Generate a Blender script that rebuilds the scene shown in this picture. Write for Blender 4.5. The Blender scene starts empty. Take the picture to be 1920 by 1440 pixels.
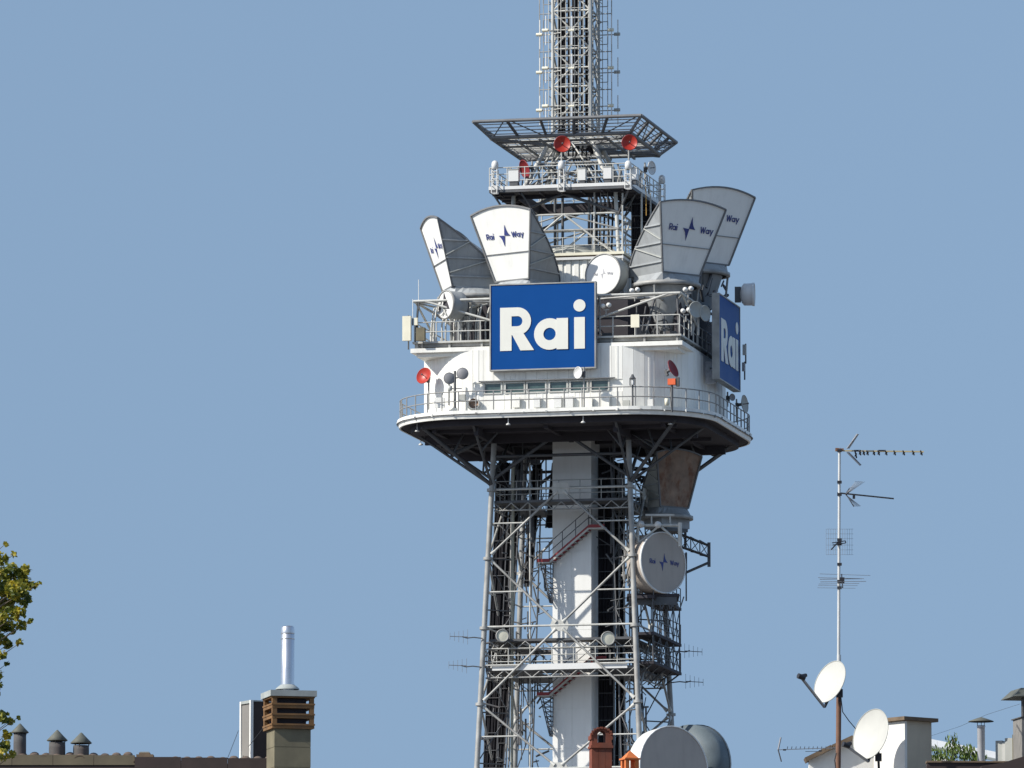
import bpy, math, random
from mathutils import Vector, Matrix
C = bpy.context.scene.collection
SC = bpy.context.scene
R = math.radians
random.seed(7)
# ---------------------------------------------------------------- camera
F = 14000.0                      # focal length in pixels of a 1920 wide picture
PITCH = R(7.4)
CAMZ = 1.6
cd = bpy.data.cameras.new('camera'); cam = bpy.data.objects.new('camera', cd); C.objects.link(cam)
cam.location = (0, 0, CAMZ); cam.rotation_euler = (R(90) + PITCH, 0, 0)
cd.sensor_width = 36; cd.lens = 36 * F / 1920; cd.clip_start = 1; cd.clip_end = 20000
SC.camera = cam
# ---------------------------------------------------------------- light
SUN_AZ, SUN_EL = R(66.5), R(36.5)     # the sun stands to the left and behind the camera
to_sun = Vector((-math.sin(SUN_AZ) * math.cos(SUN_EL), -math.cos(SUN_AZ) * math.cos(SUN_EL), math.sin(SUN_EL)))
sd = bpy.data.lights.new('sun', 'SUN'); sd.energy = 5.0; sd.angle = R(0.5); sd.color = (1.0, 0.95, 0.865)
sun = bpy.data.objects.new('sun', sd); C.objects.link(sun)
sun.rotation_euler = to_sun.to_track_quat('Z', 'Y').to_euler(); sun.location = (0, 0, 200)
SKYTINT = (0.865, 0.86, 0.88, 1)
W = bpy.data.worlds.new('World'); SC.world = W; W.use_nodes = True
nt = W.node_tree; bg = nt.nodes['Background']
sky = nt.nodes.new('ShaderNodeTexSky'); sky.sky_type = 'NISHITA'; sky.sun_disc = False
sky.sun_elevation = SUN_EL; sky.sun_rotation = math.pi + SUN_AZ
sky.air_density = 1.0; sky.dust_density = 1.0; sky.ozone_density = 2.0; sky.altitude = 120
# the clear blue of the photograph barely pales towards the horizon: read the sky a little above each direction
g_ = nt.nodes.new('ShaderNodeTexCoord'); ma = nt.nodes.new('ShaderNodeVectorMath'); ma.operation = 'MULTIPLY_ADD'
ma.inputs[1].default_value = (1, 1, 0.12); ma.inputs[2].default_value = (0, 0, 0.178)
nm = nt.nodes.new('ShaderNodeVectorMath'); nm.operation = 'NORMALIZE'
nt.links.new(g_.outputs['Generated'], ma.inputs[0]); nt.links.new(ma.outputs[0], nm.inputs[0]); nt.links.new(nm.outputs[0], sky.inputs[0])
tn = nt.nodes.new('ShaderNodeMix'); tn.data_type = 'RGBA'; tn.blend_type = 'MULTIPLY'; tn.inputs[0].default_value = 1; tn.inputs[7].default_value = SKYTINT
nt.links.new(sky.outputs[0], tn.inputs[6]); nt.links.new(tn.outputs[2], bg.inputs[0])
bg.inputs[1].default_value = 0.12
SC.view_settings.view_transform = 'Standard'; SC.view_settings.look = 'None'
SC.view_settings.gamma = 1; SC.view_settings.use_curve_mapping = False
SC.view_settings.exposure = 0.16
# ---------------------------------------------------------------- measured drawing helpers
def ray(px, py):
    x = (px - 960) / F; y = (720 - py) / F
    return Vector((x, math.cos(PITCH) - y * math.sin(PITCH), math.sin(PITCH) + y * math.cos(PITCH)))
def WP(px, py, Y):                # world point at depth Y
    d = ray(px, py); t = Y / d.y
    return Vector((d.x * t, Y, CAMZ + d.z * t))
TH = R(13)                        # the tower stands turned by 13 degrees
CX = 1080; TD = 424.0
ct, st = math.cos(TH), math.sin(TH)
TC = WP(CX, 720, TD); TC.z = 0
TM = Matrix.Translation(TC) @ Matrix.Rotation(-TH, 4, 'Z')   # tower frame: u right, v away, z up
TMi = TM.inverted()
camL = TMi @ Vector((0, 0, CAMZ))
def TV(px, py, v):                # tower point on the plane v
    d = TMi.to_3x3() @ ray(px, py); t = (v - camL.y) / d.y
    return camL + d * t
def TU(px, py, u):                # tower point on the plane u
    d = TMi.to_3x3() @ ray(px, py); t = (u - camL.x) / d.x
    return camL + d * t
def ZY(py, u=0, v=0):             # height seen at picture row py at plan position u, v
    w = TM @ Vector((u, v, 0))
    d = ray(960, py)
    return CAMZ + d.z / d.y * w.y
# ---------------------------------------------------------------- materials
def mat(name, col, rough=0.6, metal=0.0, var=0.12, scale=2.0, rust=0.0, streak=0.0, spec=0.5, dirt=(0.09, 0.075, 0.06), rustcol=(0.16, 0.055, 0.02)):
    m = bpy.data.materials.new(name); m.use_nodes = True
    n = m.node_tree.nodes; l = m.node_tree.links; b = n['Principled BSDF']
    b.inputs['Roughness'].default_value = rough; b.inputs['Metallic'].default_value = metal
    b.inputs['Specular IOR Level'].default_value = spec
    tc = n.new('ShaderNodeTexCoord')
    nz = n.new('ShaderNodeTexNoise'); nz.inputs['Scale'].default_value = scale; nz.inputs['Detail'].default_value = 6
    l.new(tc.outputs['Object'], nz.inputs['Vector'])
    cr = n.new('ShaderNodeValToRGB'); e = cr.color_ramp.elements
    e[0].position = 0.3; e[1].position = 0.7
    e[0].color = [c * (1 - var) for c in col] + [1]; e[1].color = [min(1, c * (1 + var * 0.6)) for c in col] + [1]
    l.new(nz.outputs[0], cr.inputs[0]); out = cr.outputs[0]
    def layer(amount, vec_scale, sc, c2, lo, hi):
        nonlocal out
        mp = n.new('ShaderNodeMapping'); mp.inputs['Scale'].default_value = vec_scale
        l.new(tc.outputs['Object'], mp.inputs[0])
        q = n.new('ShaderNodeTexNoise'); q.inputs['Scale'].default_value = sc; q.inputs['Detail'].default_value = 8; q.inputs['Roughness'].default_value = 0.65
        l.new(mp.outputs[0], q.inputs['Vector'])
        r = n.new('ShaderNodeMapRange'); r.inputs[1].default_value = lo; r.inputs[2].default_value = hi; r.inputs[4].default_value = amount
        l.new(q.outputs[0], r.inputs[0])
        mx = n.new('ShaderNodeMix'); mx.data_type = 'RGBA'
        l.new(r.outputs[0], mx.inputs[0]); l.new(out, mx.inputs[6]); mx.inputs[7].default_value = list(c2) + [1]
        out = mx.outputs[2]
    if streak: layer(streak, (1, 1, 0.12), 2.2, dirt, 0.48, 0.75)
    if rust: layer(rust, (1, 1, 0.5), 1.7, rustcol, 0.52, 0.68)
    l.new(out, b.inputs['Base Color'])
    mr = n.new('ShaderNodeMapRange'); mr.inputs[3].default_value = max(0.05, rough - 0.08); mr.inputs[4].default_value = min(1, rough + 0.1)
    l.new(nz.outputs[0], mr.inputs[0]); l.new(mr.outputs[0], b.inputs['Roughness'])
    return m
M = dict(
    steel=mat('galvanised_steel', (0.35, 0.35, 0.335), 0.55, 0.15, 0.3, 1.3, rust=0.12, streak=0.25),
    steel_light=mat('pale_painted_steel', (0.54, 0.54, 0.505), 0.55, 0.0, 0.18, 1.5, rust=0.12, streak=0.25),
    steel_dark=mat('weathered_dark_steel', (0.10, 0.105, 0.112), 0.6, 0.2, 0.25, 1.5, rust=0.15),
    blackcable=mat('black_cable_sheath', (0.018, 0.017, 0.021), 0.75, 0, 0.3, 3, spec=0.2),
    under=mat('dark_underside_and_shade', (0.042, 0.038, 0.046), 0.85, 0, 0.3, 0.8),  # for undersides, and as dark stand-in for shade in the open level
    white=mat('white_sheet_metal', (0.84, 0.83, 0.775), 0.5, 0, 0.05, 0.7, streak=0.2, rust=0.06),
    whiteclean=mat('white_radome', (0.70, 0.70, 0.68), 0.45, 0, 0.04, 1.2, streak=0.08),
    cream=mat('cream_panel', (0.80, 0.76, 0.60), 0.5, 0, 0.06, 2, streak=0.1),
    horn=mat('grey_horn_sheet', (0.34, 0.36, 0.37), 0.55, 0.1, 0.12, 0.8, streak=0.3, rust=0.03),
    hornedge=mat('horn_edge_trim', (0.17, 0.175, 0.18), 0.6, 0.1, 0.2, 1.5, rust=0.1),
    blue=mat('blue_sign_enamel', (0.0015, 0.060, 0.245), 0.5, 0, 0.05, 0.5, spec=0.12),
    ink=mat('dark_blue_lettering', (0.035, 0.05, 0.20), 0.5, 0, 0.1, 3),
    letter=mat('sign_letter_white', (0.72, 0.715, 0.65), 0.5, 0, 0.03, 1.0),
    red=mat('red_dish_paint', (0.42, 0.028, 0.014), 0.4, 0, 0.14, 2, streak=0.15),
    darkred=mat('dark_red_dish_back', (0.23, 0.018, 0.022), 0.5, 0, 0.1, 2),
    stairred=mat('red_stair_paint', (0.28, 0.03, 0.035), 0.5, 0, 0.15, 2, rust=0.2),
    orange=mat('orange_housing', (0.72, 0.13, 0.04), 0.45, 0, 0.1, 3),
    greybox=mat('grey_cabinet', (0.42, 0.43, 0.40), 0.55, 0, 0.1, 2, streak=0.2),
    greydome=mat('grey_radome', (0.24, 0.24, 0.25), 0.5, 0, 0.1, 2),
    olivepipe=mat('olive_riser_paint', (0.33, 0.32, 0.25), 0.6, 0, 0.15, 2, rust=0.2),
    dishwhite=mat('white_dish_enamel', (0.50, 0.50, 0.465), 0.55, 0, 0.06, 3, streak=0.15),
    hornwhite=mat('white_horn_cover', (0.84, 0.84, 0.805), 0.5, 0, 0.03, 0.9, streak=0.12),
    warmgrey=mat('warm_grey_cover', (0.43, 0.375, 0.325), 0.6, 0, 0.06, 1, streak=0.12),
    flue2=mat('dull_flue_steel', (0.60, 0.61, 0.64), 0.4, 0.35, 0.06, 3),
    panelgrey=mat('dull_grey_panel', (0.21, 0.20, 0.185), 0.8, 0, 0.1, 2),
    deckrail=mat('dull_rail_paint', (0.27, 0.27, 0.265), 0.6, 0.1, 0.2, 3, rust=0.15),
    shaftwhite=mat('white_shaft_cladding', (0.86, 0.855, 0.82), 0.55, 0, 0.035, 0.5, streak=0.06),
    fadedink=mat('faded_grey_lettering', (0.40, 0.40, 0.42), 0.6, 0, 0.2, 3),
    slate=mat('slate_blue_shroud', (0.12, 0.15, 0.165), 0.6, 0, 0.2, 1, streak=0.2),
    glass=mat('green_window_glass', (0.05, 0.085, 0.08), 0.12, 0, 0.3, 3, spec=0.8),
    foil=mat('reflective_foil_wrap', (0.78, 0.80, 0.80), 0.3, 0.2, 0.25, 5),
    rustface=mat('rusted_cover', (0.30, 0.21, 0.155), 0.85, 0, 0.4, 1.6, rust=0.8, streak=0.5, dirt=(0.26, 0.22, 0.18)),
    yellow=mat('yellow_cable', (0.6, 0.35, 0.08), 0.6),
    olive=mat('weathered_concrete', (0.18, 0.16, 0.105), 0.9, 0, 0.22, 2.5, streak=0.35),
    fascia=mat('olive_brown_fascia', (0.14, 0.118, 0.078), 0.9, 0, 0.25, 2, streak=0.4),
    roofbrown=mat('dark_brown_roof_edge', (0.042, 0.029, 0.027), 0.85, 0, 0.25, 3),
    tile=mat('old_roof_tile', (0.13, 0.09, 0.065), 0.9, 0, 0.3, 3, streak=0.3),
    slab=mat('grey_slab', (0.33, 0.36, 0.35), 0.85, 0, 0.15, 3, streak=0.2),
    cowl=mat('ochre_clay_cowl', (0.19, 0.10, 0.037), 0.85, 0, 0.3, 4, streak=0.5, rust=0.3),
    stainless=mat('stainless_flue', (0.62, 0.63, 0.66), 0.28, 0.85, 0.06, 3),
    darkvent=mat('dark_weathered_vent', (0.085, 0.082, 0.08), 0.8, 0, 0.3, 5, rust=0.2),
    ventcap=mat('grey_cone_cap', (0.115, 0.12, 0.10), 0.7, 0.2, 0.25, 5),
    terra=mat('red_terracotta', (0.19, 0.05, 0.026), 0.85, 0, 0.3, 4, streak=0.35),
    terra2=mat('orange_terracotta', (0.62, 0.17, 0.045), 0.8, 0, 0.15, 4),
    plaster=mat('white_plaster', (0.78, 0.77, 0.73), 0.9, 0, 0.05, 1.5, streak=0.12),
    beige=mat('shaded_beige_plaster', (0.52, 0.46, 0.36), 0.9, 0, 0.07, 2, streak=0.15),  # shade on the chimney front, given as a plaster colour
    coping=mat('brown_coping', (0.16, 0.115, 0.075), 0.9, 0, 0.3, 4),
    polewhite=mat('zinc_mast_tube', (0.62, 0.62, 0.60), 0.4, 0.3, 0.12, 3, rust=0.1),
    polerust=mat('rusty_mast_tube', (0.19, 0.10, 0.065), 0.8, 0.1, 0.3, 5, rust=0.5),
    black=mat('black_plastic', (0.02, 0.02, 0.025), 0.5),
    aerial=mat('dull_aluminium', (0.20, 0.21, 0.23), 0.5, 0.4),
    boom=mat('faded_yellow_boom', (0.50, 0.42, 0.24), 0.6, 0.1),
    bark=mat('plane_bark', (0.16, 0.13, 0.09), 0.9, 0, 0.3, 5),
    plantleaf=mat('shrub_leaf', (0.12, 0.18, 0.03), 0.6, 0, 0.3, 8),
    ground=mat('city_ground', (0.125, 0.118, 0.11), 0.95, 0, 0.3, 0.05),
    wall=mat('ochre_house_wall', (0.38, 0.30, 0.20), 0.95, 0, 0.1, 0.6, streak=0.15),
)
# leaves: yellow green to dark green from leaf to leaf
def leafmat():
    m = bpy.data.materials.new('plane_leaf'); m.use_nodes = True
    n = m.node_tree.nodes; l = m.node_tree.links; b = n['Principled BSDF']
    g = n.new('ShaderNodeTexCoord'); q = n.new('ShaderNodeTexNoise'); q.inputs['Scale'].default_value = 4.5; q.inputs['Detail'].default_value = 3
    l.new(g.outputs['Object'], q.inputs['Vector'])
    cr = n.new('ShaderNodeValToRGB'); e = cr.color_ramp.elements
    e[0].position = 0.36; e[0].color = (0.05, 0.08, 0.012, 1); e[1].position = 0.66; e[1].color = (0.46, 0.36, 0.035, 1)
    x = e.new(0.5); x.color = (0.20, 0.22, 0.022, 1)
    l.new(q.outputs[0], cr.inputs[0]); l.new(cr.outputs[0], b.inputs['Base Color']); b.inputs['Roughness'].default_value = 0.55
    t = n.new('ShaderNodeBsdfTranslucent'); l.new(cr.outputs[0], t.inputs[0])
    mx = n.new('ShaderNodeMixShader'); mx.inputs[0].default_value = 0.35
    l.new(b.outputs[0], mx.inputs[1]); l.new(t.outputs[0], mx.inputs[2]); l.new(mx.outputs[0], n['Material Output'].inputs[0])
    return m
M['leaf'] = leafmat()
# ---------------------------------------------------------------- mesh builder
class MB:
    def __init__(s): s.v = []; s.f = []; s.sm = []
    def add(s, vs, fs, sm=False):
        o = len(s.v); s.v += [tuple(p) for p in vs]
        for f in fs: s.f.append(tuple(i + o for i in f)); s.sm.append(sm)
        return s
    def box(s, x0, x1, y0, y1, z0, z1):
        if x0 > x1: x0, x1 = x1, x0
        if y0 > y1: y0, y1 = y1, y0
        if z0 > z1: z0, z1 = z1, z0
        return s.add([(x0,y0,z0),(x1,y0,z0),(x1,y1,z0),(x0,y1,z0),(x0,y0,z1),(x1,y0,z1),(x1,y1,z1),(x0,y1,z1)],
                     [(0,3,2,1),(4,5,6,7),(0,1,5,4),(1,2,6,5),(2,3,7,6),(3,0,4,7)])
    def cbox(s, c, dx, dy, dz): return s.box(c[0]-dx/2, c[0]+dx/2, c[1]-dy/2, c[1]+dy/2, c[2]-dz/2, c[2]+dz/2)
    def tube(s, a, b, r, r2=None, n=7, caps=True):
        a = Vector(a); b = Vector(b); r2 = r if r2 is None else r2
        d = b - a
        if d.length < 1e-6: return s
        d.normalize(); x = d.orthogonal().normalized(); y = d.cross(x)
        ring = lambda p, q: [p + x * (q * math.cos(2*math.pi*i/n)) + y * (q * math.sin(2*math.pi*i/n)) for i in range(n)]
        s.add(ring(a, r) + ring(b, r2), [(i, (i+1) % n, n + (i+1) % n, n + i) for i in range(n)], True)
        if caps:
            s.add(ring(a, r), [tuple(reversed(range(n)))]); s.add(ring(b, r2), [tuple(range(n))])
        return s
    def bar(s, a, b, w, h=None, up=(0, 0, 1)):      # rectangular bar
        h = h or w; a = Vector(a); b = Vector(b); d = (b - a)
        if d.length < 1e-6: return s
        d.normalize(); up = Vector(up)
        if abs(d.dot(up)) > 0.99: up = Vector((0, 1, 0))
        x = d.cross(up).normalized(); y = x.cross(d)
        q = [x*(i*w/2) + y*(j*h/2) for i, j in ((-1,-1),(1,-1),(1,1),(-1,1))]
        return s.add([a+p for p in q] + [b+p for p in q], [(0,3,2,1),(4,5,6,7),(0,1,5,4),(1,2,6,5),(2,3,7,6),(3,0,4,7)])
    def path(s, pts, r, n=6):
        for a, b in zip(pts, pts[1:]): s.tube(a, b, r, n=n)
        return s
    def lathe(s, prof, n=32, axis='z', c=(0, 0, 0), sm=True):   # prof: (radius, height)
        vs = []
        for r, h in prof:
            for i in range(n):
                a = 2*math.pi*i/n; p = (r*math.cos(a), r*math.sin(a), h)
                if axis == 'y': p = (r*math.cos(a), h, r*math.sin(a))
                vs.append((p[0]+c[0], p[1]+c[1], p[2]+c[2]))
        fs = []
        for k in range(len(prof)-1):
            for i in range(n):
                f = (k*n+i, k*n+(i+1) % n, (k+1)*n+(i+1) % n, (k+1)*n+i)
                fs.append(f if axis == 'z' else tuple(reversed(f)))
        return s.add(vs, fs, sm)
    def prism(s, poly, z0, z1, axis='z'):          # poly in plan, or (x, z) with axis y
        n = len(poly)
        if axis == 'z': vs = [(p[0], p[1], z0) for p in poly] + [(p[0], p[1], z1) for p in poly]
        else: vs = [(p[0], z1, p[1]) for p in poly] + [(p[0], z0, p[1]) for p in poly]
        return s.add(vs, [tuple(reversed(range(n))), tuple(range(n, 2*n))] + [(i, (i+1) % n, n+(i+1) % n, n+i) for i in range(n)])
    def sheet(s, grid, th=None):                   # grid of points
        n = len(grid[0]); vs = [p for r in grid for p in r]
        return s.add(vs, [(k*n+i, k*n+i+1, (k+1)*n+i+1, (k+1)*n+i) for k in range(len(grid)-1) for i in range(n-1)], True)
    def mesh(s, name):
        me = bpy.data.meshes.new(name); me.from_pydata(s.v, [], s.f)
        me.polygons.foreach_set('use_smooth', s.sm); me.update(); return me
def obj(name, mb, m, parent=None, label=None, stuff=False, mtx=None):
    me = mb.mesh(name) if isinstance(mb, MB) else mb
    if len(me.materials) == 0: me.materials.append(M[m] if isinstance(m, str) else m)
    o = bpy.data.objects.new(name, me); C.objects.link(o); o.parent = parent
    if mtx is not None: o.matrix_local = mtx
    if label: o['label'] = label
    if stuff: o['kind'] = 'stuff'
    return o
def tag(o, label, cat, group=None):
    o['label'] = label; o['category'] = cat
    if group: o['group'] = group
    return o
def thing(name, label, cat, mtx=None, group=None):
    o = bpy.data.objects.new(name, None); C.objects.link(o); o.empty_display_size = 0.3
    if mtx is not None: o.matrix_world = mtx
    return tag(o, label, cat, group)
def at_tower(p, phi=0, tilt=0):     # frame at tower point p, local -y facing phi degrees right of the camera
    return Matrix.Translation(TM @ Vector(p)) @ Matrix.Rotation(R(phi), 4, 'Z') @ Matrix.Rotation(-R(tilt), 4, 'X')
def at_world(p, phi=0, tilt=0):
    return Matrix.Translation(Vector(p)) @ Matrix.Rotation(R(phi), 4, 'Z') @ Matrix.Rotation(-R(tilt), 4, 'X')
def rsq(h, r, n=9):                 # rounded square plan, counter clockwise from front left
    pts = []
    for k, (cx, cy) in enumerate(((h-r, -(h-r)), (h-r, h-r), (-(h-r), h-r), (-(h-r), -(h-r)))):
        for i in range(n+1):
            a = -math.pi/2 + k*math.pi/2 + i*math.pi/2/n
            pts.append((cx + r*math.cos(a), cy + r*math.sin(a)))
    return pts
def resample(pts, step, closed=True):
    P = [Vector(p) for p in pts] + ([Vector(pts[0])] if closed else [])
    L = sum((b-a).length for a, b in zip(P, P[1:])); n = max(2, round(L/step)); out = []; d = L/n; need = 0; acc = 0
    for a, b in zip(P, P[1:]):
        l = (b-a).length
        while need <= acc + l + 1e-9 and len(out) < n + (0 if closed else 1):
            out.append(a + (b-a) * ((need-acc)/l if l else 0)); need += d
        acc += l
    if not closed and len(out) < n+1: out.append(P[-1])
    return out
# ================================================================ SETTING
g = MB().box(-6000, 6000, -3000, 9000, -1, 0)
o = obj('ground', g, 'ground'); o['kind'] = 'structure'
# ================================================================ THE TOWER
tower = thing('broadcasting_tower', 'tall steel lattice telecom tower with white shaft, round-cornered white equipment level and railed decks', 'tower', TM)
def T(name, mb, m, parent=None, **k): return obj(name, mb, m, parent or tower, **k)
# ---- legs: four corner tubes, closer together going up
zA, hA = ZY(940), 4.03
zB, hB = ZY(1440), 4.70
def hz(z): return hA + (z - zA) * (hB - hA) / (zB - zA)
zDeckTop = ZY(766, 0, -9.2); zDeckBot = ZY(781, 0, -9.2)
SG = ((-1, -1), (1, -1), (1, 1), (-1, 1))
def lp(k, z, off=0): h = hz(z) + off; return Vector((SG[k % 4][0]*h, SG[k % 4][1]*h, z))
def fm(k, z, t=0.5): return lp(k, z).lerp(lp(k+1, z), t)    # on the face between legs k and k+1
for k in range(4):
    m = MB(); m.tube(lp(k, -0.5), lp(k, zDeckBot), 0.155, n=12)
    leg = T('leg', m, 'steel')
    for py in (930, 1058, 1188, 1330, 1455, 1580):
        z = ZY(py); obj('flange_ring', MB().tube(lp(k, z-0.10), lp(k, z+0.06), 0.27, n=12), 'steel', leg)
# ---- braces on each face
nodes = [(930, 1056, 1186), (1186, 1330, 1452), (1452, 1590, 1725)]
plate = []
for k in range(4):
    for (ya, yb, yc) in nodes:
        za, zb, zc = ZY(ya), ZY(yb), ZY(yc)
        A, Cc = fm(k, za), fm(k, zc)
        for (a, b) in ((A, lp(k, zb)), (A, lp(k+1, zb)), (lp(k, zb), Cc), (lp(k+1, zb), Cc)):
            a2 = a.lerp(b, 0.045); b2 = a.lerp(b, 0.955)
            T('diagonal_brace', MB().tube(a2, b2, 0.068, n=8), 'steel')
            T('brace_end', MB().tube(a2, a.lerp(b, 0.10), 0.11, 0.07, n=8), 'steel_light'); T('brace_end', MB().tube(a.lerp(b, 0.90), b2, 0.07, 0.13, n=8), 'steel_light')
        # star gusset in the middle of the face
        d = (lp(k+1, za) - lp(k, za)).normalized(); nrm = Vector((d.y, -d.x, 0))
        q = [(-0.55, 0.0), (-0.42, 0.32), (0.42, 0.32), (0.55, 0.0), (0.42, -0.32), (-0.42, -0.32)]
        p = MB(); vs = [A + d*x + Vector((0, 0, y)) + nrm*s for s in (-0.03, 0.03) for x, y in q]
        p.add(vs, [tuple(reversed(range(6))), tuple(range(6, 12))] + [(i, (i+1) % 6, 6+(i+1) % 6, 6+i) for i in range(6)])
        T('gusset_plate', p, 'steel_light')
        # horizontals
        T('horizontal_beam', MB().tube(lp(k, za), lp(k+1, za), 0.058, n=8), 'steel_light')
        # half-height secondary members between leg and diagonal
        for (zm, q0, q1, t) in ((za + (zb-za)*0.5, A, None, 0.5), (zb + (zc-zb)*0.5, Cc, None, 0.5)):
            for kk in (k, k+1):
                pnt = q0.lerp(lp(kk, zb), t)
                m = MB().tube(lp(kk, zm), Vector((pnt.x, pnt.y, zm)), 0.045, n=6)
                m.tube(lp(kk, (zm+zb)/2 if 0 else zm + (zb-zm)*0.0), pnt, 0.02, n=4)
                T('secondary_strut', m, 'steel_light')
# ---- inner lattice legs behind the main ones (service ladders, cable trays, pipes)
def inner_col(u, v, r, m, y0=868, y1=1700, du=0, dv=0, name='riser_pipe'):
    z0, z1 = ZY(y0, u, v), ZY(y1, u, v)
    return T(name, MB().tube((u, v, z0), (u+du, v+dv, z1), r, n=8), m)
inner_col(-2.95, -3.2, 0.085, 'olivepipe', du=-0.12)      # pale riser beside left leg
inner_col(-3.3, -2.0, 0.05, 'steel', du=-0.3)
inner_col(-2.2, -2.2, 0.05, 'steel_light'); inner_col(-2.0, -3.2, 0.04, 'steel_light', y0=880, y1=960)
for q in range(4): inner_col(2.15+0.22*q, 0.2+0.4*q, 0.045, 'steel', name='riser_pipe')
def tray(u0, v0, u1, v1, w, ya, yb, n, name='cable_tray'):
    za, zb = ZY(ya, u0, v0), ZY(yb, u1, v1)
    m = MB(); a = Vector((u0, v0, za)); b = Vector((u1, v1, zb))
    cnt = 9
    for i in range(cnt):
        o_ = Vector(((i-(cnt-1)/2)*w/cnt, random.uniform(-.05, .05), 0))
        pts = []
        for j in range(13):
            t = j/12; p = a.lerp(b, t) + o_; p.x += random.uniform(-.025, .025); pts.append(p)
        m.path(pts, w/cnt*0.58, 5)
    t_ = T(name, m, 'blackcable')
    obj('tray_back', MB().bar(a + Vector((0, .06, 0)), b + Vector((0, .06, 0)), w*.9, .03, up=(0, 1, 0)), 'blackcable', t_)
    r = MB(); N = n
    for s in (-1, 1): r.bar(a + Vector((s*w/2, -0.1, 0)), b + Vector((s*w/2, -0.1, 0)), 0.04, 0.06)
    obj('tray_rail', r, 'steel_dark', t_)
    r = MB()
    for j in range(N):
        p = a.lerp(b, (j+.5)/N); r.bar(p + Vector((-w/2, -0.14, 0)), p + Vector((w/2, -0.14, 0)), 0.035)
    obj('tray_rung', r, 'steel_dark', t_, stuff=True)
tray(-4.0, -1.0, -5.2, -1.0, 0.75, 868, 1720, 26)
tray(-3.55, 0.6, -4.3, 0.6, 0.65, 868, 1250, 14)
tray(-4.3, 0.6, -5.2, 0.2, 0.7, 1240, 1720, 14)
tray(-2.9, 2.9, -3.5, 2.9, 0.5, 868, 1100, 10)
tray(1.75, 0.0, 1.75, 0.0, 0.88, 858, 1720, 34)
tray(2.0, 2.6, 2.0, 2.6, 0.6, 868, 1720, 24)
tray(-1.6, 2.6, -2.1, 3.0, 0.7, 868, 990, 6)
# inner secondary columns (a second, lighter frame seen through the first one)
sec = MB()
for k in range(4):
    for (ya, yb) in ((868, 1058), (1058, 1250), (1250, 1440), (1440, 1640)):
        za, zb = ZY(ya), ZY(yb)
        a, b = lp(k, za, -1.35), lp(k, zb, -1.35)
        sec.tube(a, b, 0.05, n=6)
        for z in (za, (za+zb)/2): sec.tube(lp(k, z, -0.0), lp(k, z, -1.35), 0.04, n=5)
        sec.tube(lp(k, za, 0), lp(k, (za+zb)/2, -1.35), 0.035, n=5); sec.tube(lp(k, (za+zb)/2, -1.35), lp(k, zb, 0), 0.035, n=5)
T('inner_bracing', sec, 'steel_dark', stuff=True)
mm = MB()
for i in range(260):
    z = random.uniform(ZY(1440), ZY(870)); k = random.randrange(4); h = hz(z) - random.uniform(.3, 2.2)
    p = Vector((SG[k][0]*h, SG[k][1]*random.uniform(.2, 1)*h, z))
    if abs(p.x) < 1.6: continue
    q = p + random.choice((Vector((0, 0, random.uniform(.8, 3))), Vector((random.uniform(-1.2, 1.2), 0, random.uniform(-.3, 1.2))), Vector((0, random.uniform(-1.5, 1.5), random.uniform(0, 1)))))
    mm.tube(p, q, random.choice((.03, .045, .06)), n=5)
T('small_members', mm, 'steel_dark', stuff=True)
# ---- white shaft in panels
sh = 1.13; zs0, zs1 = -0.3, zDeckBot
shaft = T('shaft', MB().box(-sh+.03, sh-.03, -sh+.03, sh-.03, zs0, zs1), 'shaftwhite')
nz = 24; hh = (zs1-zs0)/nz
pm = MB().box(0.006, sh-0.006, -0.03, 0.0, 0.006, hh-0.006).mesh('shaft_panel'); pm.materials.append(M['shaftwhite'])
for i in range(nz):
    for k in range(4):
        for j in range(2):
            mt = Matrix.Rotation(k*math.pi/2, 4, 'Z') @ Matrix.Translation(Vector(((-sh if j == 0 else 0), -sh+.03 + random.uniform(-.003, .003), zs0+i*hh)))
            o = bpy.data.objects.new('shaft_panel', pm); C.objects.link(o); o.parent = shaft; o.matrix_local = mt
# ---- stairs crossing the front of the shaft, with their ladders
def stair(a, b, name='staircase'):
    a = Vector(a); b = Vector(b)
    s = T(name, MB().bar(a + Vector((0, 0, .06)), b + Vector((0, 0, .06)), 0.05, 0.10), 'stairred')
    obj('stringer', MB().bar(a + Vector((0, 0, -.07)), b + Vector((0, 0, -.07)), 0.05, 0.12), 'steel_light', s)
    obj('stringer', MB().bar(a + Vector((0, 0.7, 0)), b + Vector((0, 0.7, 0)), 0.05, 0.18), 'stairred', s)
    m = MB(); n = int(abs(b.z-a.z)/0.2)
    for i in range(n):
        p = a.lerp(b, (i+.5)/n); m.box(p.x-.14, p.x+.14, p.y+.02, p.y+.68, p.z-.13, p.z-.10)
    obj('stair_tread', m, 'steel', s, stuff=True)
    m = MB()
    for h in (0.55, 1.05): m.tube(a + Vector((0, 0, h)), b + Vector((0, 0, h)), 0.025, n=5)
    for i in range(4):
        p = a.lerp(b, i/3); m.tube(p, p + Vector((0, 0, 1.05)), 0.025, n=5)
    obj('handrail', m, 'steel_dark', s)
    return s
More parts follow.
